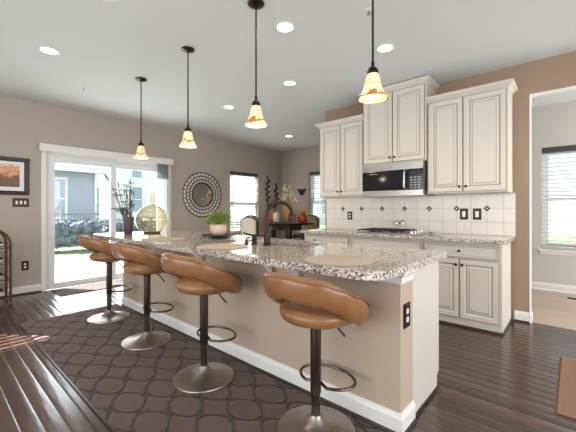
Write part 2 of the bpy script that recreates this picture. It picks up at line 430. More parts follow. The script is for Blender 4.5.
# ------------------------------------------------------------------ windows
def window(name, axis, h, face, sgn, casing=False):
    """double-hung window in the wall; the wall's room face at 'face', outside is +sgn"""
    u0, u1, z0, z1 = h
    def bx(bm, a, b, d0, d1, c, d):
        d0, d1 = face+sgn*d0, face+sgn*d1
        d0, d1 = min(d0, d1), max(d0, d1)
        if axis == 'x': box(bm, a, b, d0, d1, c, d)
        else: box(bm, d0, d1, a, b, c, d)
    bm = B(); e = .002
    bx(bm, u0+e, u0+.045, .06, .14, z0+e, z1-e); bx(bm, u1-.045, u1-e, .06, .14, z0+e, z1-e)
    bx(bm, u0+.045, u1-.045, .06, .14, z0+e, z0+.05); bx(bm, u0+.045, u1-.045, .06, .14, z1-.05, z1-e)
    w = struct(name, bm, 'vinyl')
    zm = (z0+z1)/2-.02; bm = B()
    for (c, d, o) in ((z0+.05, zm+.03, .07), (zm-.02, z1-.05, .105)):
        bx(bm, u0+.045, u0+.08, o, o+.03, c, d); bx(bm, u1-.08, u1-.045, o, o+.03, c, d)
        bx(bm, u0+.08, u1-.08, o, o+.03, c, c+.045); bx(bm, u0+.08, u1-.08, o, o+.03, d-.045, d)
    obj('window_sash', bm, 'vinyl', w)
    bm = B(); bx(bm, u0+.08, u1-.08, .082, .088, z0+.095, zm-.015); bx(bm, u0+.08, u1-.08, .117, .123, zm+.025, z1-.095)
    obj('window_glass', bm, 'glass', w)
    bm = B(); bx(bm, u0-.03, u1+.03, -.035, -.001, z0-.03, z0-.002); bx(bm, u0-.015, u1+.015, -.012, -.001, z0-.075, z0-.031)
    obj('window_sill', bm, 'white', w, bevel=.004)
    return w
def blind(label, axis, h, face, sgn, tilt, bottom=None, headmat='valgrey', pitch=.042, inset=.028):
    u0, u1, z0, z1 = h; u0 += .006; u1 -= .006
    cu = (u0+u1)/2; zb = z0+.03 if bottom is None else bottom
    loc = (cu, face+sgn*inset, z1) if axis == 'x' else (face+sgn*inset, cu, z1)
    root = thing('window_blind', label, 'blind', loc, 0 if axis == 'x' else PI/2)
    W2 = (u1-u0)/2; fw = pitch*.6
    ysg = sgn if axis == 'x' else -sgn     # local +y -> world: axis y rotated by 90 deg sends local y to -x
    bm = B(); box(bm, -W2, W2, -.03, .027, -.075, -.002); obj('valance', bm, headmat, root, bevel=.004)
    bm = B(); z = -.11
    while z > zb-z1+.03:
        c, s_ = math.cos(tilt), math.sin(tilt)*ysg
        for sg in (0,):
            pts = []
            for yy, zz in ((-fw, 0), (0, .003), (fw, 0), (fw, -.0025), (0, .0005), (-fw, -.0025)):
                pts.append((yy*c-zz*s_, z+yy*s_+zz*c))
            prism(bm, pts, 'x', -W2+.004, W2-.004)
        z -= pitch
    obj('slats', bm, 'blind', root)
    bm = B(); box(bm, -W2+.004, W2-.004, -.025, .02, zb-z1, zb-z1+.022); obj('bottom_rail', bm, 'blind', root, bevel=.003)
    for f in (-.7, .7):
        bm = B(); tube(bm, [(W2*f, -.027, -.08), (W2*f, -.027, zb-z1+.01)], .0018, 6); obj('ladder_cord', bm, 'blind', root)
    bm = B(); tube(bm, [(-W2*.86, -.034, -.078), (-W2*.86, -.036, -.75)], .004, 8); lathe(bm, [(0, -.79), (.007, -.785), (.008, -.76), (.004, -.745), (0, -.744)], (-W2*.86, -.036, 0), 10)
    obj('tilt_wand', bm, 'black', root)
    return root
window('window_1', 'x', WA, YA, 1)
window('window_2', 'y', WB, XB, 1)
window('window_3', 'y', WF, XF, 1)
window('window_4', 'x', WL, YA, 1)
blind('white slat blind under a charcoal valance between the round mirror and the leafy wall ornaments', 'x', WA, YA, 1, -.24, pitch=.06, inset=.04)
blind('white slat blind in the dining nook, partly hidden by the cream wall cabinet', 'y', WB, XB, 1, -.24, pitch=.06, inset=.04)
blind('white slat blind on the window of the pale side room, at the right edge', 'y', WF, XF, 1, -.24, pitch=.06, inset=.04)
blind('white slat blind on the window left of the patio door, out of view', 'x', WL, YA, 1, .40, pitch=.085, inset=.055)

# ------------------------------------------------------------------ patio door
bm = B(); yo0, yo1 = YA+.02, YA+.13
x0, x1, z1 = DOOR[0], DOOR[1], DOOR[3]; e = .002
box(bm, x0+e, x0+.05, yo0, yo1, .0, z1-e); box(bm, x1-.05, x1-e, yo0, yo1, .0, z1-e); box(bm, x0+.05, x1-.05, yo0, yo1, z1-.05, z1-e); box(bm, x0+.05, x1-.05, yo0, yo1, -.0, .03)
door = struct('door_1', bm, 'vinyl', bevel=.003)
bm = B(); cw = .06
box(bm, x0-cw+.02, x0+.02, YA-.018, YA-.001, 0, z1+.05); box(bm, x1-.02, x1+cw-.02, YA-.018, YA-.001, 0, z1+.05); box(bm, x0+.021, x1-.021, YA-.018, YA-.001, z1-.02, z1+.05)
obj('door_casing', bm, 'white', door, bevel=.004)
def sash(xa, xb, y, name, sw=.075, top=.1, bot=.065):
    bm = B(); z0, z2 = .03, z1-.05
    box(bm, xa, xa+sw, y, y+.04, z0, z2); box(bm, xb-sw, xb, y, y+.04, z0, z2)
    box(bm, xa+sw, xb-sw, y, y+.04, z0, z0+bot); box(bm, xa+sw, xb-sw, y, y+.04, z2-top, z2)
    o = obj(name, bm, 'vinyl', door, bevel=.004)
    bm = B(); box(bm, xa+sw, xb-sw, y+.017, y+.023, z0+bot, z2-top); obj('door_glass', bm, 'glass', o)
    return o
sl = sash(x0+.05, 2.20, YA+.03, 'sliding_panel', .085)
sash(2.125, x1-.05, YA+.078, 'fixed_panel', .08)
bm = B(); hx = x0+.095
tube(bm, [(hx, YA+.028, .90), (hx+.004, YA-.02, .92), (hx+.006, YA-.035, .98), (hx+.006, YA-.035, 1.03), (hx+.004, YA-.02, 1.09), (hx, YA+.028, 1.11)], .01, 8)
box(bm, hx-.022, hx+.022, YA+.018, YA+.029, .88, 1.13)
obj('door_handle', bm, 'vinyl', sl, smooth=True)
# vertical blind: valance across the top, vanes stacked to the right
vb = thing('vertical_blind', 'white valance over the patio door with grey vertical vanes stacked at its right', 'blind', (2.15, YA-.07, 2.08))
bm = B(); box(bm, -1.02, 1.02, -.04, -.025, -.055, .055); box(bm, -1.02, -1.008, -.025, .05, -.055, .055); box(bm, 1.008, 1.02, -.025, .05, -.055, .055); box(bm, -1.008, 1.008, -.025, .05, .045, .055)
obj('valance', bm, 'white', vb, bevel=.003)
bm = B(); box(bm, -.98, .98, -.01, .02, -.03, .0); obj('head_track', bm, 'vinyl', vb)
bm = B()
for i in range(13):
    x = .72+i*.0175; a = .30
    pts = [(x-.04*math.sin(a), .006-.042*math.cos(a)*.9), (x+.003, .008), (x+.04*math.sin(a), .006+.042*math.cos(a)*.9), (x+.04*math.sin(a)+.0025, .005+.042*math.cos(a)*.9), (x+.006, .006), (x-.04*math.sin(a)+.0025, .004-.042*math.cos(a)*.9)]
    prism(bm, pts, 'z', -2.03, -.032)
obj('vanes', bm, 'vane', vb)

# ------------------------------------------------------------------ outside
bm = B(); box(bm, -14, 18, YA+.15, 9.3, -.25, -.12); struct('patio_slab', bm, 'concrete')
bm = B(); box(bm, -20, 30, 9.3, 60, -.35, -.16)
g = obj('lawn', bm, 'grass'); tag(g, 'pale green lawn beyond the patio', 'grass', kind='stuff')
bm = B(); box(bm, 9, 25, -12, YA+.1, -.35, -.16)
g = obj('lawn_side', bm, 'grass'); g['kind'] = 'structure'
def house(name, label, loc, w, d, h, mat, wins, ridge=2.2):
    r = thing(name, label, 'house', loc)
    bm = B(); box(bm, 0, w, 0, d, 0, h)
    prism(bm, [(0, h), (d, h), (d/2, h+ridge-.35)], 'x', .0, .12); prism(bm, [(0, h), (d, h), (d/2, h+ridge-.35)], 'x', w-.12, w)
    obj('wall', bm, mat, r)
    bm = B()
    for s in (0, 1):
        ya = -.5 if s == 0 else d+.5
        prism(bm, [(ya, h-.18), (d/2, h+ridge), (d/2, h+ridge+.15), (ya, h-.03)], 'x', -.4, w+.4)
    obj('roof', bm, 'roof', r)
    bm = B(); box(bm, -.42, w+.42, -.62, -.5, h-.22, h-.06); box(bm, w-.1, w, -.1, -.005, .2, h-.2); obj('gutter', bm, 'white', r)
    for (a, b, c, e_) in wins:
        bm = B(); t = .12
        box(bm, a-t, b+t, -.05, -.001, c-t, c); box(bm, a-t, b+t, -.05, -.001, e_, e_+t); box(bm, a-t, a, -.05, -.001, c, e_); box(bm, b, b+t, -.05, -.001, c, e_)
        box(bm, a, b, -.035, -.001, (c+e_)/2-.03, (c+e_)/2+.03)
        wf = obj('window', bm, 'white', r)
        bm = B(); box(bm, a, b, -.02, -.002, c, (c+e_)/2-.03); box(bm, a, b, -.02, -.002, (c+e_)/2+.03, e_); obj('pane', bm, 'darkpane', wf)
    return r
house('neighbour_house', 'pale blue sided house with a white framed window outside the patio door', (-5.5, 18, -.16), 11.35, 7, 3.35, 'bluesiding',
      [(9.25, 10.0, 1.0, 2.75), (6.4, 7.3, 1.0, 2.75)])
house('white_house', 'white house with narrow windows behind the blue house', (7.2, 27, -.16), 15, 9, 6.4, 'whitesiding',
      [(1.6, 2.1, .9, 3.0), (4.2, 5.0, 1.2, 3.2), (6.6, 7.4, 1.2, 3.2), (4.2, 5.0, 4.0, 5.6), (6.6, 7.4, 4.0, 5.6), (9.6, 10.6, 1.2, 3.2), (9.6, 10.6, 4.0, 5.6)])
house('tall_white_house', 'white two storey house seen through the dining nook windows', (24, 18, -.16), 16, 8, 6.5, 'whitesiding',
      [(1.2, 2.2, 1.0, 2.8), (4.0, 5.0, 1.0, 2.8), (8, 9, 1.0, 2.8), (1.2, 2.2, 3.9, 5.4), (4.0, 5.0, 3.9, 5.4)])
r = thing('railing', 'grey picket railing in front of the blue house', 'railing', (-1, 15.2, -.16))
bm = B(); box(bm, 0, 6.2, -.03, .03, 1.14, 1.2); box(bm, 0, 6.2, -.02, .02, .12, .17); obj('rail', bm, 'rail', r)
bm = B()
for i in range(57): box(bm, .05+i*.108, .07+i*.108, -.01, .01, .17, 1.14)
obj('picket', bm, 'rail', r)
for i in range(4):
    bm = B(); box(bm, i*2.04, i*2.04+.08, -.04, .04, 0, 1.26); obj('post', bm, 'rail', r)
for (x, y, w, h, lab) in ((3.45, 12.6, 1.15, .95, 'wide clipped grey green hedge before the railing of the blue house'), (5.6, 14.0, .9, .85, 'smaller grey green shrub right of the wide hedge'),
                          (8.2, 16.2, 1.3, .9, 'grey green shrub in front of the white house'), (-.6, 13.0, 1.6, 1.0, 'grey green hedge left of the patio door view')):
    bm = B()
    for k in range(40): blob(bm, (random.uniform(-w*.85, w*.85), random.uniform(-.25, .25), random.uniform(.18, h-.30)), random.uniform(.18, .26), 1, jit=.2)
    for k in range(1500):
        q = (random.uniform(-w, w), random.uniform(-.5, .5), random.uniform(.0, h-.06))
        leafblade(bm, q, (random.uniform(-1, 1), random.uniform(-1, .3), random.uniform(-.2, 1)), random.uniform(.08, .14), .06, .2)
    o = obj('hedge', bm, 'hedge', loc=(x, y, -.02), smooth='all'); tag(o, lab, 'hedge')

# ------------------------------------------------------------------ cabinet doors, knobs
def panel(bm, y0, y1, z0, z1, xf, raised=True, fr=.055, th=.02):
    """raised panel facing -x; front face at xf, back at xf+th; glaze in the grooves (material 1)"""
    k = min(1, (min(y1-y0, z1-z0))/.22); fr *= k
    loops = [(0, th, 0), (0, .003, 1), (.0035, 0, 1), (fr*.84, 0, 0), (fr*.9, .004, 0), (fr, .009, 0), (fr+.006*k, .010, 1), (fr+.008*k, .009, 0)]
    if raised: loops += [(fr+.030*k, .003, 0), (fr+.034*k, .003, 1), (fr+.036*k, .002, 0)]
    prev = None
    for ins, dx, mi in loops:
        cur = [bm.verts.new((xf+dx, a, b)) for a, b in ((y0+ins, z0+ins), (y1-ins, z0+ins), (y1-ins, z1-ins), (y0+ins, z1-ins))]
        if prev:
            for i in range(4): bm.faces.new((prev[i], prev[(i+1) % 4], cur[(i+1) % 4], cur[i])).material_index = mi
        else: bm.faces.new(cur[::-1])
        prev = cur
    bm.faces.new(prev)
def knob(parent, x, y, z):
    bm = B(); 
    lathe(bm, [(0, 0), (.006, 0), (.005, .012), (.013, .016), (.0145, .021), (.011, .026), (0, .028)], seg=14)
    bmesh.ops.rotate(bm, verts=bm.verts, matrix=Matrix.Rotation(-PI/2, 3, 'Y'), cent=(0, 0, 0))
    bmesh.ops.translate(bm, verts=bm.verts, vec=(x, y, z)); return obj('knob', bm, 'bronze', parent, smooth=True)
def crown(bm, x0, y0, y1, xw, z, left=True, right=True):
    """stepped crown moulding around the front and the two ends of a wall cabinet top"""
    prof = [(.0, 0), (.006, .0), (.012, .012), (.03, .03), (.04, .036), (.048, .05), (.048, .062), (0, .062)]
    rings = []
    for o, h in prof:
        l = o if left else 0; r_ = o if right else 0
        rings.append([bm.verts.new(p) for p in ((xw, y0-r_, z+h), (x0-o, y0-r_, z+h), (x0-o, y1+l, z+h), (xw, y1+l, z+h))])
    for a, b in zip(rings, rings[1:]):
        for i in range(3): bm.faces.new((a[i], a[i+1], b[i+1], b[i]))
    bm.faces.new(rings[-1]); bm.faces.new([r_[0] for r_ in rings][::1]); bm.faces.new([r_[3] for r_ in rings][::-1])
    bm.faces.new(rings[0][::-1])
def upper(label, y0, y1, z0, z1, xf, split, left=True, right=True):
    root = thing('wall_cabinet', label, 'cabinet', (XC, (y0+y1)/2, z0)); cy = (y0+y1)/2; ox = XC
    bm = B(); box(bm, xf+.021-ox, -.002, y0-cy, y1-cy, 0, z1-z0); obj('carcass', bm, 'cream', root, bevel=.002)
    bm = B(); crown(bm, xf+.015-ox, y0-cy, y1-cy, -.002, z1-z0-.012, left, right); obj('crown_moulding', bm, ['cream', 'glaze'], root)
    g = .003; sy = split-cy
    for (a, b, kside) in ((y0-cy+.014, sy-g, 'hi'), (sy+g, y1-cy-.014, 'lo')):
        bm = B(); panel(bm, a, b, .016, z1-z0-.02, xf-ox, True); d = obj('door', bm, ['cream', 'glaze'], root)
        ky = b-.028 if kside == 'hi' else a+.028
        knob(d, xf-ox, ky, .07)
    return root
upper('cream two-door wall cabinet left of the microwave, over the tiled backsplash', 2.088, 2.81, 1.365, 2.385, 3.87, 2.45, True, False)
upper('tall cream two-door wall cabinet directly above the microwave', 1.284, 2.084, 1.755, 2.655, 3.835, 1.68)
upper('cream two-door wall cabinet right of the microwave, nearest the side room opening', .50, 1.28, 1.365, 2.42, 3.87, .905, False, True)

# ------------------------------------------------------------------ microwave
mw = thing('microwave', 'stainless steel microwave mounted under the tall cream wall cabinet', 'microwave', (XC, 1.684, 1.345))
Y0, Y1 = -.384, .384; xb = 3.80-XC
bm = B(); box(bm, xb+.03, -.002, Y0, Y1, 0, .405); obj('body', bm, 'steel', mw, bevel=.003)
bm = B(); box(bm, xb, xb+.029, Y0, Y1, .315, .403); obj('top_panel', bm, 'steel', mw, bevel=.004)
dy = Y0+.185
bm = B(); box(bm, xb, xb+.029, dy, Y1, .075, .313); dr = obj('door', bm, 'blackglass', mw, bevel=.004)
bm = B(); box(bm, xb-.004, xb-.0005, dy+.05, Y1-.07, .105, .285); obj('door_window', bm, 'blackglass', dr, bevel=.002)
bm = B(); tube(bm, [(xb, dy+.02, .09), (xb-.035, dy+.02, .105), (xb-.04, dy+.02, .19), (xb-.035, dy+.02, .285), (xb, dy+.02, .30)], .013, 10); obj('handle', bm, 'steel', dr, smooth=True)
bm = B(); box(bm, xb, xb+.029, Y0, dy-.003, .075, .313); cp = obj('control_panel', bm, 'blackglass', mw, bevel=.003)
bm = B()
for i in range(3):
    for j in range(5): box(bm, xb-.002, xb-.0005, Y0+.03+i*.045, Y0+.06+i*.045, .09+j*.03, .105+j*.03)
obj('keypad', bm, 'keys', cp)
bm = B(); box(bm, xb-.002, xb-.0005, Y0+.03, Y0+.15, .262, .295); obj('display', bm, 'darkwood', cp)
bm = B(); box(bm, xb, xb+.029, Y0, Y1, .003, .073); obj('bottom_panel', bm, 'steel', mw, bevel=.004)
bm = B(); lathe(bm, [(0, 0), (.012, 0), (.012, .002), (0, .002)], seg=16); bmesh.ops.rotate(bm, verts=bm.verts, matrix=Matrix.Rotation(-PI/2, 3, 'Y'), cent=(0, 0, 0)); bmesh.ops.translate(bm, verts=bm.verts, vec=(xb-.0005, 0, .36)); obj('badge', bm, 'keys', mw)

# ------------------------------------------------------------------ backsplash
bm = B(); box(bm, XC-.010, XC-.001, .475, 2.90, .90, 1.362); struct('backsplash', bm, 'tile')
i = 0
for k in range(7):
    y = .737+.311*k; nm = ['nearest the side room', 'between the two dark plates and the microwave', 'under the right part of the microwave', 'above the two salt and pepper mills', 'under the left part of the microwave', 'right of the single outlet plate', 'farthest left, beside the single outlet plate'][k]
    bm = B(); a = .034; prism(bm, [(y-a, 1.197), (y, 1.197-a), (y+a, 1.197), (y, 1.197+a)], 'x', XC-.0135, XC-.0101)
    o = obj('accent_tile', bm, 'tilebrown', bevel=.002); tag(o, 'small dark diamond tile in the backsplash, '+nm, 'tile', 'diamond tiles of the backsplash')
    bm = B(); a = .008; prism(bm, [(y-a, 1.197), (y, 1.197-a), (y+a, 1.197), (y, 1.197+a)], 'x', XC-.0155, XC-.0136); obj('centre_inlay', bm, 'mosaic', o)

def plate(name, label, cat, loc, rz, w, h, kind, n=1, group=None):
    """wall plate; local: lies in the xz plane, front faces -y"""
    r = thing(name, label, cat, loc, rz, group)
    bm = B(); box(bm, -w/2, w/2, -.007, -.0005, -h/2, h/2); obj('plate', bm, 'bronze', r, bevel=.003)
    for i in range(n):
        cx = (i-(n-1)/2)*.046
        if kind == 'toggle':
            bm = B(); box(bm, cx-.012, cx+.012, -.0085, -.0072, -.024, .024); prism(bm, [(-.0086, -.008), (-.0086, .008), (-.018, .012), (-.018, .004)], 'x', cx-.006, cx+.006); obj('toggle', bm, 'toggle', r)
        elif kind == 'rocker':
            bm = B(); prism(bm, [(-.0072, -.034), (-.0072, .034), (-.0095, .034), (-.012, -.034)], 'x', cx-.017, cx+.017); obj('rocker', bm, 'toggle', r)
        else:
            for zz in (-.022, .022):
                bm = B(); pts = [(cx+.016*math.cos(q)*1.02, zz+.0155*math.sin(q)) for q in [2*PI*k/16 for k in range(16)]]; prism(bm, pts, 'y', -.009, -.0072); rc = obj('receptacle', bm, 'toggle', r)
                bm = B(); box(bm, cx-.007, cx-.005, -.0096, -.0091, zz-.004, zz+.005); box(bm, cx+.005, cx+.007, -.0096, -.0091, zz-.004, zz+.005); obj('slot', bm, 'black', rc)
    return r
bs = XC-.0105
plate('outlet_plate', 'dark outlet plate on the backsplash left of the stove, alone between two diamonds', 'outlet', (bs, 2.483, 1.098), -PI/2, .075, .118, 'outlet')
plate('switch_plate', 'left of the two dark switch plates on the right backsplash', 'switch', (bs, .968, 1.133), -PI/2, .085, .128, 'rocker')
plate('switch_plate', 'right of the two dark switch plates on the right backsplash', 'switch', (bs, .833, 1.133), -PI/2, .085, .128, 'rocker')
plate('switch_plate', 'wide dark plate with three white toggles below the framed picture', 'switch', (.932, YA-.0005, 1.284), 0, .18, .122, 'toggle', 3)
plate('outlet_plate', 'dark outlet plate low on the wall left of the patio door', 'outlet', (.978, YA-.0005, .398), 0, .08, .13, 'outlet')

# ------------------------------------------------------------------ base cabinets along the kitchen wall
def base_unit(label, y0, y1, layout):
    cy = (y0+y1)/2; root = thing('base_cabinet', label, 'cabinet', (XC, cy, 0)); ox = XC; xf = 3.60
    bm = B(); box(bm, xf+.021-ox, -.012, y0-cy, y1-cy, .0, .858); obj('carcass', bm, 'cream', root, bevel=.002)
    bm = B(); prism(bm, [(xf+.02-ox, 0), (xf+.006-ox, 0), (xf+.006-ox, .01), (xf+.014-ox, .022), (xf+.02-ox, .022)], 'y', y0-cy, y1-cy); obj('shoe_moulding', bm, 'darkwood', root)
    for it in layout:
        k, a, b, c, d = it[:5]
        bm = B(); panel(bm, a-cy, b-cy, c, d, xf-ox, k == 'door', .055 if k == 'door' else .03)
        p = obj('drawer' if k == 'drawer' else ('door' if k == 'door' else 'false_front'), bm, ['cream', 'glaze'], root)
        for (ky, kz) in it[5:]: knob(p, xf-ox, ky-cy, kz)
    return root
base_unit('cream base cabinet with drawer and two doors at the wall counter right end', .512, 1.236, [('drawer', .535, 1.215, .705, .832, (.875, .768)), ('door', .535, .872, .095, .685, (.846, .63)), ('door', .878, 1.215, .095, .685, (.904, .63))])
base_unit('cream base cabinet with two doors under the gas cooktop', 1.24, 2.136, [('false', 1.262, 2.114, .705, .832), ('door', 1.262, 1.685, .095, .685, (1.66, .63)), ('door', 1.691, 2.114, .095, .685, (1.716, .63))])
base_unit('cream base cabinet with one drawer at the wall counter left end, by the nook', 2.14, 2.885, [('drawer', 2.162, 2.863, .705, .832, (2.68, .768)), ('door', 2.162, 2.51, .095, .685, (2.485, .63)), ('door', 2.516, 2.863, .095, .685, (2.54, .63))])
bm = B(); prism(bm, [(.500, 0), (.511, 0), (.511, .022), (.507, .022), (.500, .01)], 'x', 3.62, XC-.03); o = struct('trim_1', bm, 'darkwood')
# counter on the wall side
bm = B(); prism(bm, [(XC-.0015, .476), (3.575, .476), (3.565, .486), (3.565, 2.905), (XC-.0015, 2.905)], 'z', .8595, .898)
o = obj('wall_countertop', bm, 'granite', bevel=.004); tag(o, 'speckled granite countertop along the tiled kitchen wall', 'countertop')
o.name = 'countertop'

# cooktop
ck = thing('cooktop', 'gas cooktop with dark grates set in the wall counter', 'cooktop', (3.87, 1.69, .8985))
bm = B(); prism(bm, [(-.25, -.38), (.25, -.38), (.25, .38), (-.25, .38)], 'z', 0, .012); obj('steel_top', bm, 'steel', ck, bevel=.005)
for (gy0, gy1) in ((-.2, .07), (.085, .36)):
    bm = B(); 
    for x in (-.21, -.1, 0, .1, .21): box(bm, x-.006, x+.006, gy0, gy1, .03, .042)
    for y in (gy0, (gy0+gy1)/2-.006, gy1-.012): box(bm, -.216, .216, y, y+.012, .029, .041)
    for x in (-.21, .2):
        for y in (gy0, gy1-.012): box(bm, x, x+.01, y, y+.012, .0125, .029)
    obj('grate', bm, 'black', ck, bevel=.002)
for (x, y) in ((-.11, -.06), (.12, -.06), (-.11, .22), (.12, .22)):
    bm = B(); lathe(bm, [(0, .0125), (.045, .0125), (.042, .018), (.03, .02), (.03, .026), (0, .027)], (x, y, 0), 20); obj('burner', bm, 'black', ck, smooth=True)
for i in range(4):
    bm = B(); lathe(bm, [(0, .0125), (.02, .0125), (.017, .034), (0, .036)], (-.16+i*.105, -.29, 0), 16); obj('control_knob', bm, 'steel', ck, smooth=True)
# spoon rest lying on the counter by the stove
bm = B(); tube(bm, [(-.02, -.12, .008), (0, -.02, .008), (.01, .06, .009)], [.004, .005, .012], 8); o = obj('spoon', bm, 'steel', loc=(3.72, 1.16, .899), smooth=True); tag(o, 'metal spoon lying on the counter right of the cooktop', 'spoon')
for (y, lab) in ((1.76, 'left of the two clear mills with silver caps behind the cooktop'), (1.675, 'right of the two clear mills with silver caps behind the cooktop')):
    s = thing('pepper_mill', lab, 'mill', (4.155, y, .8985))
    bm = B(); lathe(bm, [(0, 0), (.028, 0), (.026, .01), (.022, .05), (.025, .09), (.02, .095), (0, .096)], seg=20); obj('glass_body', bm, 'clear', s, smooth=True)
    bm = B(); lathe(bm, [(0, .001), (.018, .001), (.016, .04), (0, .041)], seg=16); obj('peppercorn_fill', bm, 'pepper', s, smooth=True)
    bm = B(); lathe(bm, [(0, .0965), (.026, .0965), (.028, .115), (.022, .132), (.01, .138), (.012, .146), (0, .15)], seg=20); obj('cap', bm, 'steel', s, smooth=True)

# ------------------------------------------------------------------ island
IX0, IX1 = 1.665, 2.285; IY0, IY1 = .685, 4.19; KX = 1.835
isl = thing('kitchen_island', 'long kitchen island with tan half wall and white end panel under the granite top', 'island', (IX0, IY0, 0))
ox, oy = IX0, IY0
bm = B(); box(bm, 0, KX-ox, 0, IY1-oy, 0, .8585); obj('half_wall', bm, 'tan', isl)
bm = B(); t = .018
box(bm, KX-ox+.0005, IX1-ox-.02, -.0, t, .0, .8585); box(bm, KX-ox+.0005, IX1-ox-.02, IY1-oy-t, IY1-oy, 0, .8585)
box(bm, IX1-ox-.02, IX1-ox, 0, IY1-oy, .09, .8585); box(bm, IX1-ox-.075, IX1-ox-.06, t, IY1-oy-t, 0, .09); box(bm, KX-ox+.0005, IX1-ox-.02, t, IY1-oy-t, .09, .108)
obj('cabinet_body', bm, 'cream', isl, bevel=.002)
bm = B(); box(bm, IX1-ox+.0005, IX1-ox+.02, -.0, .9, .10, .845); box(bm, IX1-ox+.0005, IX1-ox+.02, .905, 1.7, .1, .845); box(bm, IX1-ox+.0005, IX1-ox+.02, 1.705, 3.5, .1, .845); obj('cabinet_front', bm, 'cream', isl, bevel=.003)
# baseboard around stool side and near end of the half wall
bm = B(); tb = .016
def ringprof(bm, prof, x1e, y0, y1, x0):
    rows = []
    for o_, z in prof: rows.append([bm.verts.new(p) for p in ((x0-o_, y1, z), (x0-o_, y0-o_, z), (x1e, y0-o_, z), (x1e, y0+.0, z), (x0, y0, z), (x0, y1, z))])
    n = len(rows[0])
    for a, b in zip(rows, rows[1:]):
        for i in range(n): bm.faces.new((a[i], a[(i+1) % n], b[(i+1) % n], b[i]))
    bm.faces.new(rows[0][::-1]); bm.faces.new(rows[-1])
ringprof(bm, [(tb, 0), (tb, .088), (tb*.6, .102), (tb*.4, .115)], KX-ox, -.0005, IY1-oy, -.0005); obj('baseboard', bm, 'white', isl)
bm = B(); ringprof(bm, [(tb+.012, 0), (tb+.012, .008), (tb+.004, .02)], KX-ox, -.0005-.0, IY1-oy, -.0005); obj('shoe_moulding', bm, 'darkwood', isl)
bm = B(); box(bm, KX-ox, IX1-ox-.02, -.010, -.0005, 0, .018); obj('end_shoe_moulding', bm, 'darkwood', isl)
# crown strip below the granite
bm = B(); ringprof(bm, [(.006, .79), (.010, .80), (.012, .826), (.03, .842), (.034, .8585)], KX-ox, -.0005, IY1-oy, -.0005); obj('top_moulding', bm, 'white', isl)
for y in (2.87, 2.46, 1.60, 1.36):
    bm = B(); prism(bm, [(-.036, .8585), (-.25, .8585), (-.25, .848), (-.10, .80), (-.0365, .73)], 'y', y-oy-.016, y-oy+.016); obj('bracket', bm, 'white', isl, bevel=.003)
plate('outlet_plate', 'dark outlet plate on the near end of the island, above the baseboard', 'outlet', (1.742, IY0-.0005, .612), 0, .085, .132, 'outlet')

# island granite with rounded corners and a cut for the sink
def rr(x0, x1, y0, y1, r, seg=8):
    """rounded rectangle, r = (r at x0y0, x1y0, x1y1, x0y1)"""
    pts = []
    for (cx, cy, a0, q) in ((x0, y0, PI, r[0]), (x1, y0, 1.5*PI, r[1]), (x1, y1, 0, r[2]), (x0, y1, .5*PI, r[3])):
        sx = 1 if cx == x0 else -1; sy = 1 if cy == y0 else -1
        for k in range(seg+1):
            a = a0+.5*PI*k/seg; pts.append((cx+sx*q+q*math.cos(a), cy+sy*q+q*math.sin(a)))
    return pts
CX0, CX1, CY0, CY1 = 1.325, 2.36, .645, 4.30
SX0, SX1, SY0, SY1 = 1.93, 2.245, 1.52, 2.28
def slab(name, outer, inner, z0, z1, mat, bevel):
    bm = B(); es = []
    for loop in (outer, inner):
        vs = [bm.verts.new((x, y, z0)) for x, y in loop]
        es += [bm.edges.new((vs[i], vs[(i+1) % len(vs)])) for i in range(len(vs))]
    bmesh.ops.triangle_fill(bm, edges=es, use_beauty=True, use_dissolve=False)
    r_ = bmesh.ops.extrude_face_region(bm, geom=bm.faces[:])
    bmesh.ops.translate(bm, verts=[v for v in r_['geom'] if isinstance(v, bmesh.types.BMVert)], vec=(0, 0, z1-z0))
    return obj(name, bm, mat, bevel=bevel)
o = slab('countertop', rr(CX0, CX1, CY0, CY1, (.14, .03, .05, .14)), rr(SX0, SX1, SY0, SY1, (.04,)*4, 4)[::-1], .859, .899, 'granite', .005)
tag(o, 'long speckled granite countertop of the island with rounded corners and a sink cut-out', 'countertop')
TOP = .8995
sk = thing('sink', 'stainless sink bowl set under the island granite beside the bronze faucet', 'sink', (2.0875, 1.90, .66))
bm = B(); w2, l2 = .165, .40
def basin(bm, w, l, z0, z1, t):
    o1 = rr(-w, w, -l, l, (.05,)*4, 4); i1 = rr(-w+t, w-t, -l+t, l-t, (.045,)*4, 4)
    n = len(o1); R = [[bm.verts.new((x, y, z)) for x, y in L] for L, z in ((o1, z0), (o1, z1), (i1, z1), (i1, z0+t))]
    for a, b in zip(R, R[1:]):
        for i in range(n): bm.faces.new((a[i], a[(i+1) % n], b[(i+1) % n], b[i]))
    bm.faces.new(R[0][::-1]); bm.faces.new(R[-1])
basin(bm, w2, l2, 0, .198, .006); obj('bowl', bm, 'steel', sk, smooth=True)
bm = B(); lathe(bm, [(0, .0065), (.04, .0065), (.042, .009), (.02, .008), (0, .0075)], seg=20); obj('drain', bm, 'gunmetal', sk, smooth=True)

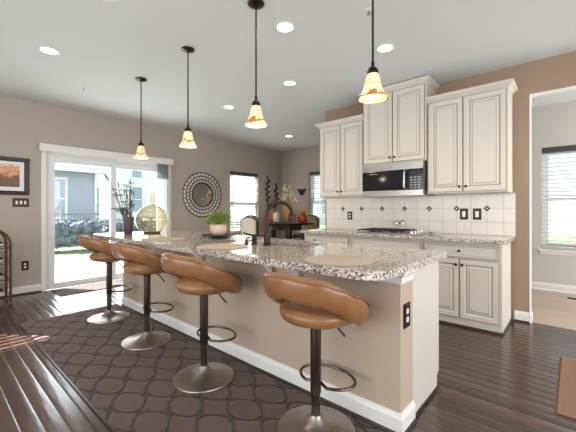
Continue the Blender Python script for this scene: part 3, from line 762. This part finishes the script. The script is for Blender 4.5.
# faucet and soap dispenser
fc = thing('faucet', 'oil rubbed bronze gooseneck faucet standing on the island by the sink', 'faucet', (1.838, 1.847, TOP))
bm = B(); lathe(bm, [(0, 0), (.032, 0), (.034, .006), (.028, .014), (.024, .02), (.027, .05), (.026, .10), (.021, .135), (.019, .15), (.0165, .16), (0, .162)], seg=24); obj('body', bm, 'bronze', fc, smooth=True)
bm = B(); R = .108; pts = [(0, 0, .155), (0, 0, .20)]; ddx, ddy = .86, -.51
for k in range(0, 19):
    a = PI-k*PI/18*1.06; pts.append(((R+R*math.cos(a))*ddx, (R+R*math.cos(a))*ddy, .235+R*math.sin(a)))
tube(bm, pts, .0145, 14); obj('spout', bm, 'bronze', fc, smooth=True)
bm = B(); px_, py_, pz_ = pts[-1]
tube(bm, [(px_, py_, pz_+.004), (px_-.003*ddx, py_-.003*ddy, pz_-.02), (px_-.006*ddx, py_-.006*ddy, pz_-.042)], [.0165, .019, .021], 14); obj('spray_head', bm, 'bronze', fc, smooth=True)
hx_, hy_ = -.038, .108
bm = B(); lathe(bm, [(0, 0), (.026, 0), (.028, .006), (.021, .012), (.02, .045), (.023, .055), (.018, .075), (.008, .085), (0, .087)], (hx_, hy_, 0), seg=20); hd = obj('handle', bm, 'bronze', fc, smooth=True)
bm = B(); tube(bm, [(hx_, hy_, .07), (hx_-.03, hy_+.035, .082), (hx_-.06, hy_+.07, .095)], [.008, .007, .006], 8); obj('lever', bm, 'bronze', hd, smooth=True)
sp_ = thing('soap_dispenser', 'small bronze soap pump left of the faucet and its lever handle', 'dispenser', (1.795, 2.045, TOP))
bm = B(); lathe(bm, [(0, 0), (.02, 0), (.021, .005), (.012, .01), (.010, .03), (.012, .034), (0, .036)], seg=16); obj('base', bm, 'bronze', sp_, smooth=True)
bm = B(); tube(bm, [(0, 0, .034), (0, 0, .05), (.03, -.02, .052)], .005, 8); obj('pump', bm, 'bronze', sp_, smooth=True)

# ------------------------------------------------------------------ bar stools
def stool(label, x, y, dz, footz):
    r = thing('bar_stool', label, 'bar stool', (x, y, .0115), 0, 'bar stools along the island')
    bm = B(); lathe(bm, [(0, 0), (.203, 0), (.207, .004), (.205, .009), (.19, .014), (.14, .022), (.09, .033), (.055, .05), (.034, .072), (.028, .085), (0, .086)], seg=56); obj('base', bm, 'poolmetal', r, smooth=True)
    zc = .58+dz
    bm = B(); lathe(bm, [(0, .08), (.0235, .08), (.0235, .42), (0, .42)], seg=24); obj('post', bm, 'gunmetal', r, smooth=True)
    zb = footz-.045
    bm = B(); lathe(bm, [(0, zb), (.027, zb), (.029, zb+.004), (.029, zc-.03), (.05, zc-.012), (.085, zc), (0, zc+.001)], seg=24); obj('sleeve', bm, 'gunmetal', r, smooth=True)
    bm = B(); L = []
    for k in range(25):
        a = -PI*.86+k*PI*1.72/24; L.append((.105+.115*math.cos(a), .165*math.sin(a), footz))
    L = [(.029, -.010, footz)]+L+[(.029, .010, footz)]
    tube(bm, L, .0085, 8); obj('footrest', bm, 'gunmetal', r, smooth=True)
    bm = B(); tube(bm, [(.04, -.04, zc-.004), (.07, -.075, zc-.02), (.105, -.115, zc-.085)], [.005, .005, .006], 8); obj('lever', bm, 'black', r, smooth=True)
    # seat cushion: round at the back, wider towards the arms
    bm = B(); N = 48
    prof = [(0, .0), (.5, .0), (.78, .004), (.93, .018), (1, .045), (.985, .07), (.9, .080), (.7, .088), (.35, .088), (0, .086)]
    rings = []
    for q, z in prof:
        if q == 0: rings.append([bm.verts.new((.01, 0, zc+.002+z))]); continue
        row = []
        for i in range(N):
            a = 2*PI*i/N; R = .195+.028*max(0, math.cos(a))**.7 if math.cos(a) > 0 else .195
            row.append(bm.verts.new((.01+q*R*math.cos(a), q*(R+.012)*math.sin(a), zc+.002+z)))
        rings.append(row)
    for a, b in zip(rings, rings[1:]):
        for i in range(N):
            j = (i+1) % N
            if len(a) == 1: bm.faces.new((a[0], b[j], b[i]))
            elif len(b) == 1: bm.faces.new((a[i], a[j], b[0]))
            else: bm.faces.new((a[i], a[j], b[j], b[i]))
    seat = obj('seat', bm, 'leather', r, smooth='all')
    # wraparound back: high behind, sinking to the seat sides
    def key(th, ks):
        for (a, va), (b, vb_) in zip(ks, ks[1:]):
            if a <= th <= b:
                f = (th-a)/(b-a); f = f*f*(3-2*f)*.5+f*.5; return va+(vb_-va)*f
        return ks[-1][1]
    top = [(0, .872), (41, .85), (60, .82), (80, .778), (105, .72), (131, .652), (160, .60)]
    bot = [(0, .74), (41, .718), (60, .682), (80, .635), (105, .588), (131, .56), (160, .555)]
    rad = [(0, .246), (45, .246), (90, .245), (130, .235), (160, .205)]
    bm = B(); rows = []; tops = []; K = 16
    for s in range(-60, 61):
        th = s/60*153.5; at_ = abs(th); zt = key(at_, top)+dz; zb_ = key(at_, bot)+dz; R = key(at_, rad)
        e = 1-max(0, (at_-128)/26); e = max(.25, math.sqrt(max(0, 1-(1-e)**2)))
        mz = (zt+zb_)/2; hh = (zt-zb_)/2*e; tk = .034*e
        ca, sa = math.cos(math.radians(th)), math.sin(math.radians(th))
        row = []
        for k in range(K):
            a = 2*PI*k/K; c, si = math.cos(a), math.sin(a)
            u = math.copysign(abs(c)**.8, c)*tk; v = math.copysign(abs(si)**.85, si)*hh
            rr_ = R+u+v*.15
            row.append(bm.verts.new((-ca*rr_, -sa*rr_, mz+v)))
        rows.append(row); 
        rr_ = R+tk*.86+hh*.72*.15
        tops.append((-ca*(rr_+.002), -sa*(rr_+.002), mz+hh*.72))
    for a, b in zip(rows, rows[1:]):
        for k in range(K): bm.faces.new((a[k], a[(k+1) % K], b[(k+1) % K], b[k]))
    bm.faces.new(rows[0][::-1]); bm.faces.new(rows[-1])
    bk = obj('backrest', bm, 'leather', r, smooth='all')
    bm = B(); tube(bm, tops[8:-8], .0022, 6); obj('seam', bm, 'seam', bk, smooth=True)
    for ch in (bk, seat): ch.rotation_euler.z = math.radians(1)
    return r
stool('caramel leather bar stool nearest the camera, in front of the island end', 1.395, 1.035, 0, .243)
stool('caramel leather bar stool second from the camera along the island', 1.315, 1.945, .023, .275)
stool('caramel leather bar stool third from the camera along the island', 1.345, 2.87, .03, .275)
stool('caramel leather bar stool farthest from the camera, closest to the patio door', 1.36, 3.79, .04, .30)

# ------------------------------------------------------------------ rugs
bm = B(); box(bm, .685, 1.625, -1.2, 4.28, .0005, .010); o = obj('runner_rug', bm, 'rug', bevel=.003); tag(o, 'long brown runner rug with raised trellis pattern under the bar stools', 'rug')
bm = B()
for q in ((.673, .685, -1.2, 4.295), (1.625, 1.633, -1.2, 4.295), (.685, 1.625, 4.28, 4.295)): box(bm, q[0], q[1], q[2], q[3], .0005, .009)
obj('binding', bm, 'darkwood', o)
bm = B(); box(bm, 1.27, 2.35, 5.27, 5.755, .0005, .008); o = obj('door_mat', bm, 'doormat', bevel=.003); tag(o, 'brown door mat lying in front of the patio door', 'mat')
bm = B(); box(bm, 2.44, 3.40, -1.2, .08, .0005, .012); o = obj('woven_rug', bm, 'jute', bevel=.004); tag(o, 'braided brown rug at the right edge of the floor', 'rug')
bm = B(); 
for k in range(60): box(bm, 2.445+k*.016, 2.453+k*.016, .0805, .092, .0005, .005)
obj('fringe', bm, 'jute', o)
bm = B(); box(bm, 5.69, 5.79, -.12, .08, .0003, .004)
for k in range(8): box(bm, 5.70+k*.011, 5.704+k*.011, -.11, .07, .004, .006)
o = obj('floor_vent', bm, 'bronze'); tag(o, 'small bronze floor vent in the side room floor', 'vent')

# ------------------------------------------------------------------ things on the island
for (x, y, lab) in ((1.545, .985, 'round woven placemat on the island in front of the nearest stool'), (1.53, 2.02, 'round woven placemat on the island above the second stool'), (1.54, 2.95, 'round woven placemat on the island above the third stool')):
    bm = B(); lathe(bm, [(0, 0), (.19, 0), (.195, .002), (.19, .005), (0, .005)], seg=48); o = obj('placemat', bm, 'placemat', loc=(x, y, TOP), smooth=True); tag(o, lab, 'placemat', 'woven placemats on the island')
vs = thing('flower_vase', 'plum pewter vase holding tall dry stems by the glass bottle', 'vase', (1.614, 3.92, TOP))
bm = B(); lathe(bm, [(0, 0), (.043, 0), (.046, .004), (.053, .12), (.06, .20), (.055, .20), (.048, .12), (.042, .012), (0, .012)], seg=24); obj('vase', bm, 'purple', vs, smooth=True)
bm = B(); bl = B(); rnd = random.Random(3)
for k in range(46):
    a = rnd.uniform(0, 2*PI); sp2 = rnd.uniform(.02, .20)*(.3 if math.cos(a) > .2 else 1); h = rnd.uniform(.30, .60) - sp2*.35
    p0 = (.02*math.cos(a), .02*math.sin(a), .05); p1 = (.3*sp2*math.cos(a)+.02*math.cos(a), .3*sp2*math.sin(a)+.02*math.sin(a), .22); p2 = (sp2*math.cos(a), sp2*math.sin(a), h)
    tube(bm, [p0, p1, p2], [.0025, .002, .0013], 5)
    if k % 2: leafblade(bm, p1, (-abs(math.cos(a+1)), math.sin(a+1), 1.4), .16, .012, .5)
    d = Vector(p2)-Vector(p1)
    if k % 3 == 0:
        for j in range(5):
            q = 2*PI*j/5; leafblade(bl, p2, d.normalized()*.5+Vector((math.cos(q), math.sin(q), .1)), .05, .016, .3)
    elif k % 3 == 1: tube(bl, [p2, Vector(p2)+d.normalized()*.03, Vector(p2)+d.normalized()*.06], [.003, .007, .002], 6)
tube(bm, [(-.02, 0, .05), (-.07, .05, .3), (-.16, .12, .62)], .002, 5); tube(bl, [(-.16, .12, .60), (-.185, .14, .66), (-.215, .165, .72)], [.003, .009, .002], 6)
obj('stems', bm, 'stem', vs, smooth=True); obj('blooms', bl, 'bloom', vs, smooth=True)
jg = thing('glass_bottle', 'large round amber glass bottle with ball stopper on the island end', 'bottle', (1.87, 3.86, TOP))
bm = B(); out = [(0, 0), (.07, 0), (.09, .006), (.15, .05), (.188, .11), (.197, .165), (.185, .225), (.15, .28), (.095, .32), (.045, .34), (.03, .355), (.028, .40), (.036, .41), (.034, .418), (.02, .418)]
inn = [(.022, .35), (.04, .335), (.09, .314), (.145, .275), (.18, .222), (.191, .165), (.182, .11), (.145, .054), (.085, .012), (0, .010)]
lathe(bm, out+inn, seg=40); obj('body', bm, 'jug', jg, smooth=True)
bm = B(); lathe(bm, [(0, .3185), (.018, .3185), (.019, .419), (.034, .42), (.038, .435), (.03, .445), (.036, .46), (.036, .485), (.022, .50), (0, .503)][1:], seg=24); obj('stopper', bm, 'jug', jg, smooth=True)
bm = B(); lathe(bm, [(.066, .0), (.092, .0), (.1, .012), (.094, .016), (.088, .008)], seg=32); obj('foot_ring', bm, 'rackmetal', jg, smooth=True, loc=(0, 0, -.0))
tr = thing('tray', 'round dark footed tray under the potted plant on the island', 'tray', (1.985, 2.685, TOP))
bm = B(); lathe(bm, [(0, 0), (.09, 0), (.09, .006), (.05, .012), (.05, .018), (.15, .022), (.172, .03), (.172, .036), (.15, .031), (0, .030)], seg=40); obj('plate', bm, 'darkwood', tr, smooth=True)
pp = thing('potted_plant', 'bushy green plant in a blush round pot on the dark tray', 'plant', (1.985, 2.685, TOP+.0315))
bm = B(); lathe(bm, [(0, 0), (.055, 0), (.07, .012), (.083, .05), (.082, .085), (.076, .105), (.07, .105), (.074, .085), (.07, .06), (0, .055)], seg=28); obj('pot', bm, 'pot', pp, smooth=True)
bm = B(); lathe(bm, [(0, .0945), (.0735, .0945), (.0735, .097), (0, .10)], seg=20); obj('soil', bm, 'cork', pp)
bm = B(); rnd = random.Random(5)
for k in range(330):
    a = rnd.uniform(0, 2*PI); u = rnd.uniform(-.1, 1); r0 = math.sqrt(max(0, 1-u*u))*rnd.uniform(.35, 1); 
    p = (.115*r0*math.cos(a), .115*r0*math.sin(a), .125+.095*max(u, -.1)*rnd.uniform(.5, 1))
    leafblade(bm, p, (math.cos(a)*r0+rnd.uniform(-.4, .4), math.sin(a)*r0+rnd.uniform(-.4, .4), u*.9+rnd.uniform(-.2, .5)), rnd.uniform(.03, .05), .018, .35)
for k in range(40):
    a = rnd.uniform(0, 2*PI); q = rnd.uniform(.2, 1); tube(bm, [(.02*math.cos(a), .02*math.sin(a), .098), (.09*q*math.cos(a), .09*q*math.sin(a), .15+.05*(1-q))], .0015, 5)
obj('foliage', bm, 'leaf', pp)

# ------------------------------------------------------------------ wall pieces on the far wall
pf = thing('framed_picture', 'dark framed autumn landscape print hanging left of the patio door', 'picture', (.675, YA-.001, 1.645))
hw, hh_ = .347, .257; fw_ = .055
bm = B(); z_ = [(-hw, -hh_), (hw, -hh_), (hw, hh_), (-hw, hh_)]
loops = [(0, -.001), (0, -.022), (.012, -.03), (.04, -.026), (fw_, -.014), (fw_, -.006)]; prev = None
for ins, y in loops:
    cur = [bm.verts.new((x-math.copysign(ins, x), y, z-math.copysign(ins, z))) for x, z in z_]
    if prev:
        for i in range(4): bm.faces.new((prev[i], prev[(i+1) % 4], cur[(i+1) % 4], cur[i]))
    prev = cur
obj('frame', bm, 'darkwood', pf)
bm = B(); box(bm, -hw+.05, hw-.05, -.008, -.001, -hh_+.05, hh_-.05); obj('mat_board', bm, 'white', pf)
bm = B(); box(bm, -hw+.105, hw-.105, -.0095, -.0082, -hh_+.11, hh_-.10); obj('print', bm, 'painting', pf)
bm = B(); box(bm, -.05, .05, -.0095, -.0082, -hh_+.07, -hh_+.085); obj('title_plate', bm, 'label', pf)

mr = thing('round_mirror', 'round mirror in a wide dark lattice frame on the taupe wall', 'mirror', (3.88, YA-.001, 1.495))
def flat(bm_): bmesh.ops.rotate(bm_, verts=bm_.verts, matrix=Matrix.Rotation(PI/2, 3, 'X'), cent=(0, 0, 0))
bm = B(); 
for r_ in (.458, .385, .315, .25): tube(bm, [(r_*math.cos(2*PI*k/64), r_*math.sin(2*PI*k/64), .018) for k in range(64)], .009, 8, True)
for (ra, rb, n) in ((.385, .458, 30), (.315, .385, 30), (.25, .315, 30)):
    for k in range(n):
        a = 2*PI*(k+.5*(ra == .315))/n; tube(bm, [(ra*math.cos(a), ra*math.sin(a), .018), (rb*math.cos(a), rb*math.sin(a), .018)], .0065, 6)
flat(bm); obj('lattice_frame', bm, 'bronze', mr, smooth=True)
bm = B(); lathe(bm, [(.245, .002), (.465, .002), (.465, .006), (.245, .006), (.245, .002)], seg=64); flat(bm); obj('mosaic_back', bm, 'mosaic', mr)
bm = B(); lathe(bm, [(0, .002), (.244, .002), (.244, .010), (0, .010)], seg=64); flat(bm); obj('mirror_glass', bm, 'mirror', mr)

def vine(label, x, z0, z1, flip):
    r = thing('leaf_ornament', label, 'wall ornament', (x, YA-.006, z0)); H = z1-z0
    bm = B(); pts = []
    for k in range(12):
        a = 2.2*PI*(1-k/11); q = .02+.03*(1-k/11); pts.append((flip*(.05-q*math.cos(a))*.8-.02*flip, -.008, .05+q*math.sin(a)))
    for k in range(1, 14):
        f = k/13; pts.append((.018*math.sin(f*9)*flip, -.008, .06+(H-.08)*f))
    tube(bm, pts, .006, 6); obj('stem', bm, 'black', r, smooth=True)
    for k in range(9):
        f = .14+.86*k/8; s_ = 1 if k % 2 else -1; z = .06+(H-.08)*f; x_ = .018*math.sin(f*9)*flip
        bm = B(); d = Vector((s_*.8, -.08, .6)).normalized() if k < 8 else Vector((0, -.05, 1))
        L = .10; sd2 = Vector((0, -1, 0)).cross(d).normalized(); prof = [(0, .1), (.25, .8), (.5, 1), (.75, .7), (1, .05)]; rows = []
        for g_, w_ in prof:
            c = Vector((x_, -.008, z))+d*L*g_; ww = .030*w_
            rows.append([bm.verts.new(c+sd2*ww), bm.verts.new(c+Vector((0, -.005, 0))), bm.verts.new(c-sd2*ww), bm.verts.new(c+Vector((0, .004, 0)))])
        for a, b in zip(rows, rows[1:]):
            for i in range(4): bm.faces.new((a[i], a[(i+1) % 4], b[(i+1) % 4], b[i]))
        bm.faces.new(rows[0]); bm.faces.new(rows[-1][::-1]); obj('leaf', bm, 'black', r)
vine('black metal leaf branch on the taupe wall, the one nearer the blind', 5.77, 1.25, 1.96, 1)
vine('black metal leaf branch on the taupe wall, the one nearer the room corner', 6.09, 1.08, 1.80, -1)
wb = thing('wall_basket', 'dark fan-shaped metal wall pocket right of the room corner', 'wall ornament', (XB-.002, 5.10, 1.55), -PI/2)
bm = B()
prism(bm, [(-.03, 0), (.03, 0), (.10, .10), (-.10, .10)], 'y', -.05, -.002); obj('pocket', bm, 'black', wb, bevel=.006)
for k in range(7):
    a = -1.15+2.3*k/6; bm = B(); L = .19-.03*abs(math.cos(a))+.0; ex = (math.sin(a)*.17, -.03, .10+math.cos(a)*.055+.03*abs(math.sin(a)))
    tube(bm, [(math.sin(a)*.05, -.026, .098), ((ex[0]+math.sin(a)*.05)/2, -.028, (ex[2]+.098)/2), ex], [.012, .022, .003], 8); obj('petal', bm, 'black', wb, smooth=True)

# ------------------------------------------------------------------ wine rack on the left
wr = thing('wine_rack', 'arched rust bronze metal wine rack against the wall at the left edge', 'rack', (.55, 5.52, 0))
for (y, nm) in ((-.16, 'front'), (.16, 'rear')):
    bm = B(); P_ = [(-.21, y, .008), (-.21, y, .74)]+[(-.21*math.cos(a), y, .74+.21*math.sin(a)) for a in [PI*k/14 for k in range(1, 14)]]+[(.21, y, .74), (.21, y, .008)]
    tube(bm, P_, .014, 8); obj('arched_frame', bm, 'rackmetal', wr, smooth=True)
bm = B()
for x in (-.21, .21):
    for z in (.10, .3, .5, .7): tube(bm, [(x, -.16, z), (x, .16, z)], .006, 6)
for z in (.10, .3, .5, .7):
    for y in (-.16, .16): tube(bm, [(-.21, y, z), (.21, y, z)], .006, 6)
obj('cross_bars', bm, 'rackmetal', wr)
for z in (.14, .34, .54):
    for s in (-1, 1):
        bm = B(); tube(bm, [(s*(.11+.07*math.cos(a)*(1-a/14)), -.165, z+.06+.06*math.sin(a)*(1-a/14)) for a in [k*.5 for k in range(20)]], .004, 5); obj('scroll', bm, 'rackmetal', wr)
n_ = 0
for z, zl in ((.1065, 'bottom'), (.3065, 'second'), (.5065, 'third'), (.7065, 'top')):
    for x, xl in ((-.1, 'left'), (.125, 'right')):
        bt = thing('wine_bottle', 'dark wine bottle lying on the %s shelf of the metal rack, %s side' % (zl, xl), 'bottle', (.55+x, 5.52, z+.0375), 0, 'bottles in the wine rack')
        def lay(bm_): bmesh.ops.rotate(bm_, verts=bm_.verts, matrix=Matrix.Rotation(PI/2, 3, 'X'), cent=(0, 0, 0))
        bm = B(); lathe(bm, [(0, -.17), (.034, -.17), (.037, -.165), (.037, .02), (.03, .05), (.016, .075), (.0135, .13), (.0155, .132), (.0155, .142), (0, .143)], seg=18); lay(bm); obj('glass', bm, 'bottle', bt, smooth=True)
        bm = B(); lathe(bm, [(.0375, -.13), (.0378, -.13), (.0378, -.04), (.0375, -.04), (.0375, -.13)], seg=18); lay(bm); obj('label', bm, 'label', bt, smooth=True)
        bm = B(); lathe(bm, [(0, .1435), (.016, .1435), (.0162, .15), (0, .151)], seg=14); lay(bm); obj('cap', bm, 'label', bt, smooth=True)

# ------------------------------------------------------------------ dining nook
TX, TY, TZ = 5.0, 4.4, .93
dt = thing('dining_table', 'round dark counter height dining table in the nook', 'table', (TX, TY, 0))
bm = B(); lathe(bm, [(0, TZ-.045), (.50, TZ-.045), (.53, TZ-.035), (.545, TZ-.018), (.54, TZ-.004), (.53, TZ), (0, TZ)], seg=56); obj('tabletop', bm, 'darkwood', dt, smooth=True)
bm = B(); lathe(bm, [(0, TZ-.15), (.34, TZ-.15), (.34, TZ-.046), (0, TZ-.046)], seg=8); obj('apron', bm, 'darkwood', dt)
for (sx, sy) in ((1, 1), (1, -1), (-1, 1), (-1, -1)):
    bm = B(); cx, cy = .22*sx, .22*sy; prism(bm, [(cx-.035, cy-.035), (cx+.035, cy-.035), (cx+.035, cy+.035), (cx-.035, cy+.035)], 'z', 0, TZ-.151); obj('leg', bm, 'darkwood', dt, bevel=.005)
bm = B(); box(bm, -.184, .184, -.184, .184, .28, .31); obj('shelf', bm, 'darkwood', dt)
def dchair(label, x, y, rz, fab):
    r = thing('dining_chair', label, 'chair', (x, y, 0), rz, 'dining chairs around the nook table')
    for (cx, cy) in ((-.19, -.19), (-.19, .19), (.19, -.19), (.19, .19)):
        bm = B(); top = .56; 
        prism(bm, [(cx-.02, cy-.02), (cx+.02, cy-.02), (cx+.02, cy+.02), (cx-.02, cy+.02)], 'z', 0, top); obj('leg', bm, 'darkwood', r, bevel=.003)
    bm = B(); box(bm, -.215, .215, -.215, .215, .561, .60); obj('seat_frame', bm, 'darkwood', r, bevel=.004)
    bm = B(); box(bm, -.16, .225, -.215, .215, .601, .665); obj('seat', bm, fab, r, bevel=.02, bseg=3)
    bm = B(); box(bm, -.205, -.19, -.185, .185, .2, .23); box(bm, .18, .2, -.17, .17, .2, .23); obj('stretcher', bm, 'darkwood', r)
    def arch(w, z0, zs, rise, n=14):
        return [(-w, z0), (w, z0)]+[(w*(1-2*k/n), zs+rise*math.sin(PI*k/n)**.8) for k in range(n+1)]
    bm = B(); prism(bm, arch(.185, .72, .985, .055), 'x', -.232, -.172); obj('back_cushion', bm, fab, r, bevel=.012)
    bm = B(); outer = [(-.215, .601), (-.215, .99)]+[(-.215+.43*k/14, .99+.075*math.sin(PI*k/14)**.8) for k in range(1, 14)]+[(.215, .99), (.215, .601)]
    inner = [(.19, .601), (.19, .985)]+[(.19-.38*k/14, .985+.06*math.sin(PI*k/14)**.8) for k in range(1, 14)]+[(-.19, .985), (-.19, .601)]
    n = len(outer); inn = inner[::-1]; R_ = [[bm.verts.new((xx, p[0], p[1])) for p in L] for L, xx in ((outer, -.225), (outer, -.178), (inn, -.178), (inn, -.225))]
    for q in range(4):
        a, b = R_[q], R_[(q+1) % 4]
        for i in range(n-1): bm.faces.new((a[i], a[i+1], b[i+1], b[i]))
    bm.faces.new([R_[q][0] for q in range(4)]); bm.faces.new([R_[q][-1] for q in range(4)][::-1])
    obj('back_frame', bm, 'darkwood', r)
    return r
dchair('linen backed dining chair seen from behind, left of the faucet', 4.11, 4.38, 0, 'linen')
dchair('dark framed tan backed dining chair beside the end of the kitchen wall', 5.40, 3.70, PI/2+.35, 'tanfabric')
dchair('dark dining chair on the window side of the nook table, behind the linen chair', 4.95, 5.30, -PI/2, 'tanfabric')
dchair('dark dining chair on the far right side of the nook table', 5.86, 4.62, PI, 'tanfabric')
# table setting
def pumpkin(label, x, y, s):
    r = thing('flower_pot', label, 'flower pot', (x, y, TZ+.0005))
    bm = B(); lathe(bm, [(0, 0), (.06*s, 0), (.085*s, .02*s), (.095*s, .055*s), (.085*s, .10*s), (.075*s, .10*s), (.07*s, .085*s), (0, .08*s)], seg=20); obj('pot', bm, 'orange', r, smooth=True)
    bm = B(); rnd_ = random.Random(int(x*100))
    for k in range(40):
        a = rnd_.uniform(0, 2*PI); q = rnd_.uniform(0, .07)*s; leafblade(bm, (q*math.cos(a), q*math.sin(a), .085*s), (math.cos(a)*q*8, math.sin(a)*q*8, 1), rnd_.uniform(.07, .16)*s, .03*s, .3)
    obj('foliage', bm, 'mustard', r)
pumpkin('red orange pot with yellow foliage at the right side of the nook table', 5.16, 4.16, 1.15)
pumpkin('red orange pot with yellow foliage at the left side of the nook table', 4.83, 4.68, 1.0)
pumpkin('small orange pot behind the candle on the nook table', 5.22, 4.66, .8)
ca = thing('candle_jar', 'white candle in a glass jar on the nook table, seen under the faucet arch', 'candle', (4.70, 4.46, TZ+.0005))
bm = B(); lathe(bm, [(0, 0), (.065, 0), (.072, .01), (.072, .21), (.067, .21), (.067, .012), (0, .011)], seg=24); obj('jar', bm, 'clear', ca, smooth=True)
bm = B(); lathe(bm, [(0, .0125), (.064, .0125), (.064, .185), (0, .19)], seg=24); obj('wax', bm, 'candle', ca, smooth=True)
lt = thing('lantern', 'small black lantern on the nook table beside the orange pot', 'lantern', (4.92, 4.24, TZ+.0005))
bm = B(); box(bm, -.05, .05, -.05, .05, 0, .015); box(bm, -.05, .05, -.05, .05, .14, .155)
for sx in (-1, 1):
    for sy in (-1, 1): box(bm, sx*.045-.005, sx*.045+.005, sy*.045-.005, sy*.045+.005, .015, .14)
prism(bm, [(-.055, .155), (.055, .155), (.02, .20), (-.02, .20)], 'x', -.03, .03); obj('frame', bm, 'black', lt)
bm = B(); lathe(bm, [(0, .0155), (.03, .0155), (.03, .10), (0, .102)], seg=16); obj('candle', bm, 'orange', lt)
va = thing('straw_vase', 'tall tan vase with cream dried blossoms at the centre of the nook table', 'vase', (5.02, 4.46, TZ+.0005))
bm = B(); lathe(bm, [(0, 0), (.05, 0), (.075, .06), (.085, .15), (.07, .26), (.04, .33), (.045, .36), (.037, .36), (.033, .33), (.06, .25), (0, .2)], seg=24); obj('vase', bm, 'straw', va, smooth=True)
bm = B(); bl = B(); rnd = random.Random(9)
for k in range(34):
    a = rnd.uniform(0, 2*PI); q = rnd.uniform(.05, .24); h = rnd.uniform(.5, .78)-q*.3
    tube(bm, [(.015*math.cos(a), .015*math.sin(a), .25), (.4*q*math.cos(a), .4*q*math.sin(a), .45), (q*math.cos(a), q*math.sin(a), h)], .003, 5)
    for j in range(3): blob(bl, (q*math.cos(a)+rnd.uniform(-.025, .025), q*math.sin(a)+rnd.uniform(-.025, .025), h+rnd.uniform(-.06, .02)), rnd.uniform(.010, .02), 1, jit=.2)
obj('stems', bm, 'straw', va, smooth=True); obj('blossoms', bl, 'pampas', va, smooth=True)

# ------------------------------------------------------------------ ceiling
def can(label, x, y, power=0, aim=None):
    r = thing('recessed_light', label, 'ceiling light', (x, y, CEIL), 0, 'recessed ceiling lights')
    bm = B(); lathe(bm, [(.066, -.001), (.092, -.001), (.094, -.005), (.086, -.009), (.068, -.006), (.066, -.001)], seg=36); obj('trim_ring', bm, 'white', r, smooth=True)
    bm = B(); lathe(bm, [(0, -.004), (.065, -.004), (.065, -.002), (0, -.002)], seg=36); obj('lens', bm, 'lens', r)
    if power:
        d = bpy.data.lights.new('can_lamp', 'SPOT'); d.energy = power; d.color = (1, .80, .58) if x < 3.09 else (1, .76, .54); d.spot_size = 2.4; d.spot_blend = .8; d.shadow_soft_size = .06
        o = bpy.data.objects.new('can_lamp', d); COL.objects.link(o); o.parent = r; o.location = (0, 0, -.02)
can('recessed ceiling light alone at the upper left, nearest the left edge', .824, 3.807, 20)
can('recessed ceiling light just right of the second nearest pendant, close to the camera', 2.033, 1.829, 25)
can('recessed ceiling light right of the nearest pendant, above the kitchen cabinets', 2.926, 1.354, 25)
can('recessed ceiling light in front of the left wall cabinet', 2.97, 2.591, 20)
can('added recessed ceiling light out of view, warming the wall right of the cabinets', 3.1, -.35, 50)  # extra unseen can, added to warm the right end of the kitchen wall
can('small looking recessed ceiling light between the two middle pendants', 3.058, 3.878, 20)
can('farthest recessed ceiling light, over the dining nook', 5.083, 4.462, 30)
can('recessed ceiling light left of the pendants, just above the top edge of the view', .866, 2.50, 20)
def pendant(label, x, y, zb):
    r = thing('pendant_lamp', label, 'pendant lamp', (x, y, CEIL), 0, 'pendants over the island')
    bm = B(); lathe(bm, [(0, -.03), (.012, -.03), (.03, -.022), (.058, -.014), (.063, -.006), (.06, -.001), (0, -.001)], seg=32); obj('canopy', bm, 'bronze', r, smooth=True)
    zt = zb-CEIL+.195
    bm = B(); tube(bm, [(0, 0, -.028), (0, 0, zt-.01)], .0062, 10); lathe(bm, [(0, zt-.012), (.010, zt-.012), (.010, zt+.02), (0, zt+.022)], seg=12); obj('rod', bm, 'bronze', r, smooth=True)
    bm = B(); lathe(bm, [(.030, zt-.062), (.034, zt-.055), (.033, zt-.035), (.024, zt-.018), (.010, zt-.008), (0, zt-.006)], seg=24); obj('socket_cap', bm, 'bronze', r, smooth=True)
    bm = B(); q = zb-CEIL
    pr = [(.029, .145), (.034, .14), (.041, .115), (.047, .085), (.055, .055), (.068, .028), (.080, .008), (.083, 0), (.079, -.001), (.065, .027), (.052, .055), (.044, .085), (.038, .115), (.03, .137)]
    lathe(bm, [(a, q+b) for a, b in pr]+[(pr[0][0], q+pr[0][1])], seg=32); obj('shade', bm, 'shade', r, smooth=True)
    bm = B(); lathe(bm, [(0, q+.03), (.018, q+.035), (.026, q+.055), (.022, q+.08), (.012, q+.10), (0, q+.102)], seg=16); obj('bulb', bm, 'bulb', r, smooth=True)
    d = bpy.data.lights.new('pendant_bulb', 'POINT'); d.energy = 1.2; d.color = (1, .78, .52); d.shadow_soft_size = .03
    o = bpy.data.objects.new('pendant_bulb', d); COL.objects.link(o); o.parent = r; o.location = (0, 0, q-.015)
pendant('bronze pendant lamp with marbled glass shade nearest the camera, in front of the tall cabinet', 1.75, .885, 1.83)
pendant('bronze pendant lamp with marbled glass shade second from the camera, over the island', 1.655, 1.779, 1.81)
pendant('bronze pendant lamp with marbled glass shade third from the camera, over the island', 1.697, 2.775, 1.787)
pendant('bronze pendant lamp with marbled glass shade farthest from the camera, before the patio door', 1.72, 3.824, 1.79)
for (x, y, lab) in ((1.37, 4.646, 'small sprinkler head on the ceiling near the far wall at the left'), (5.14, 4.70, 'small sprinkler head on the ceiling beside the dining nook light'), (2.289, 1.189, 'small sprinkler head on the ceiling behind the nearest pendant rod')):
    r = thing('sprinkler_head', lab, 'sprinkler', (x, y, CEIL))
    bm = B(); lathe(bm, [(0, -.006), (.03, -.006), (.033, -.001), (0, -.001)], seg=20); obj('escutcheon', bm, 'white', r, smooth=True)
    bm = B(); lathe(bm, [(0, -.034), (.016, -.034), (.016, -.031), (.006, -.03), (.008, -.0065), (0, -.006)], seg=12); obj('nozzle', bm, 'steel', r, smooth=True)
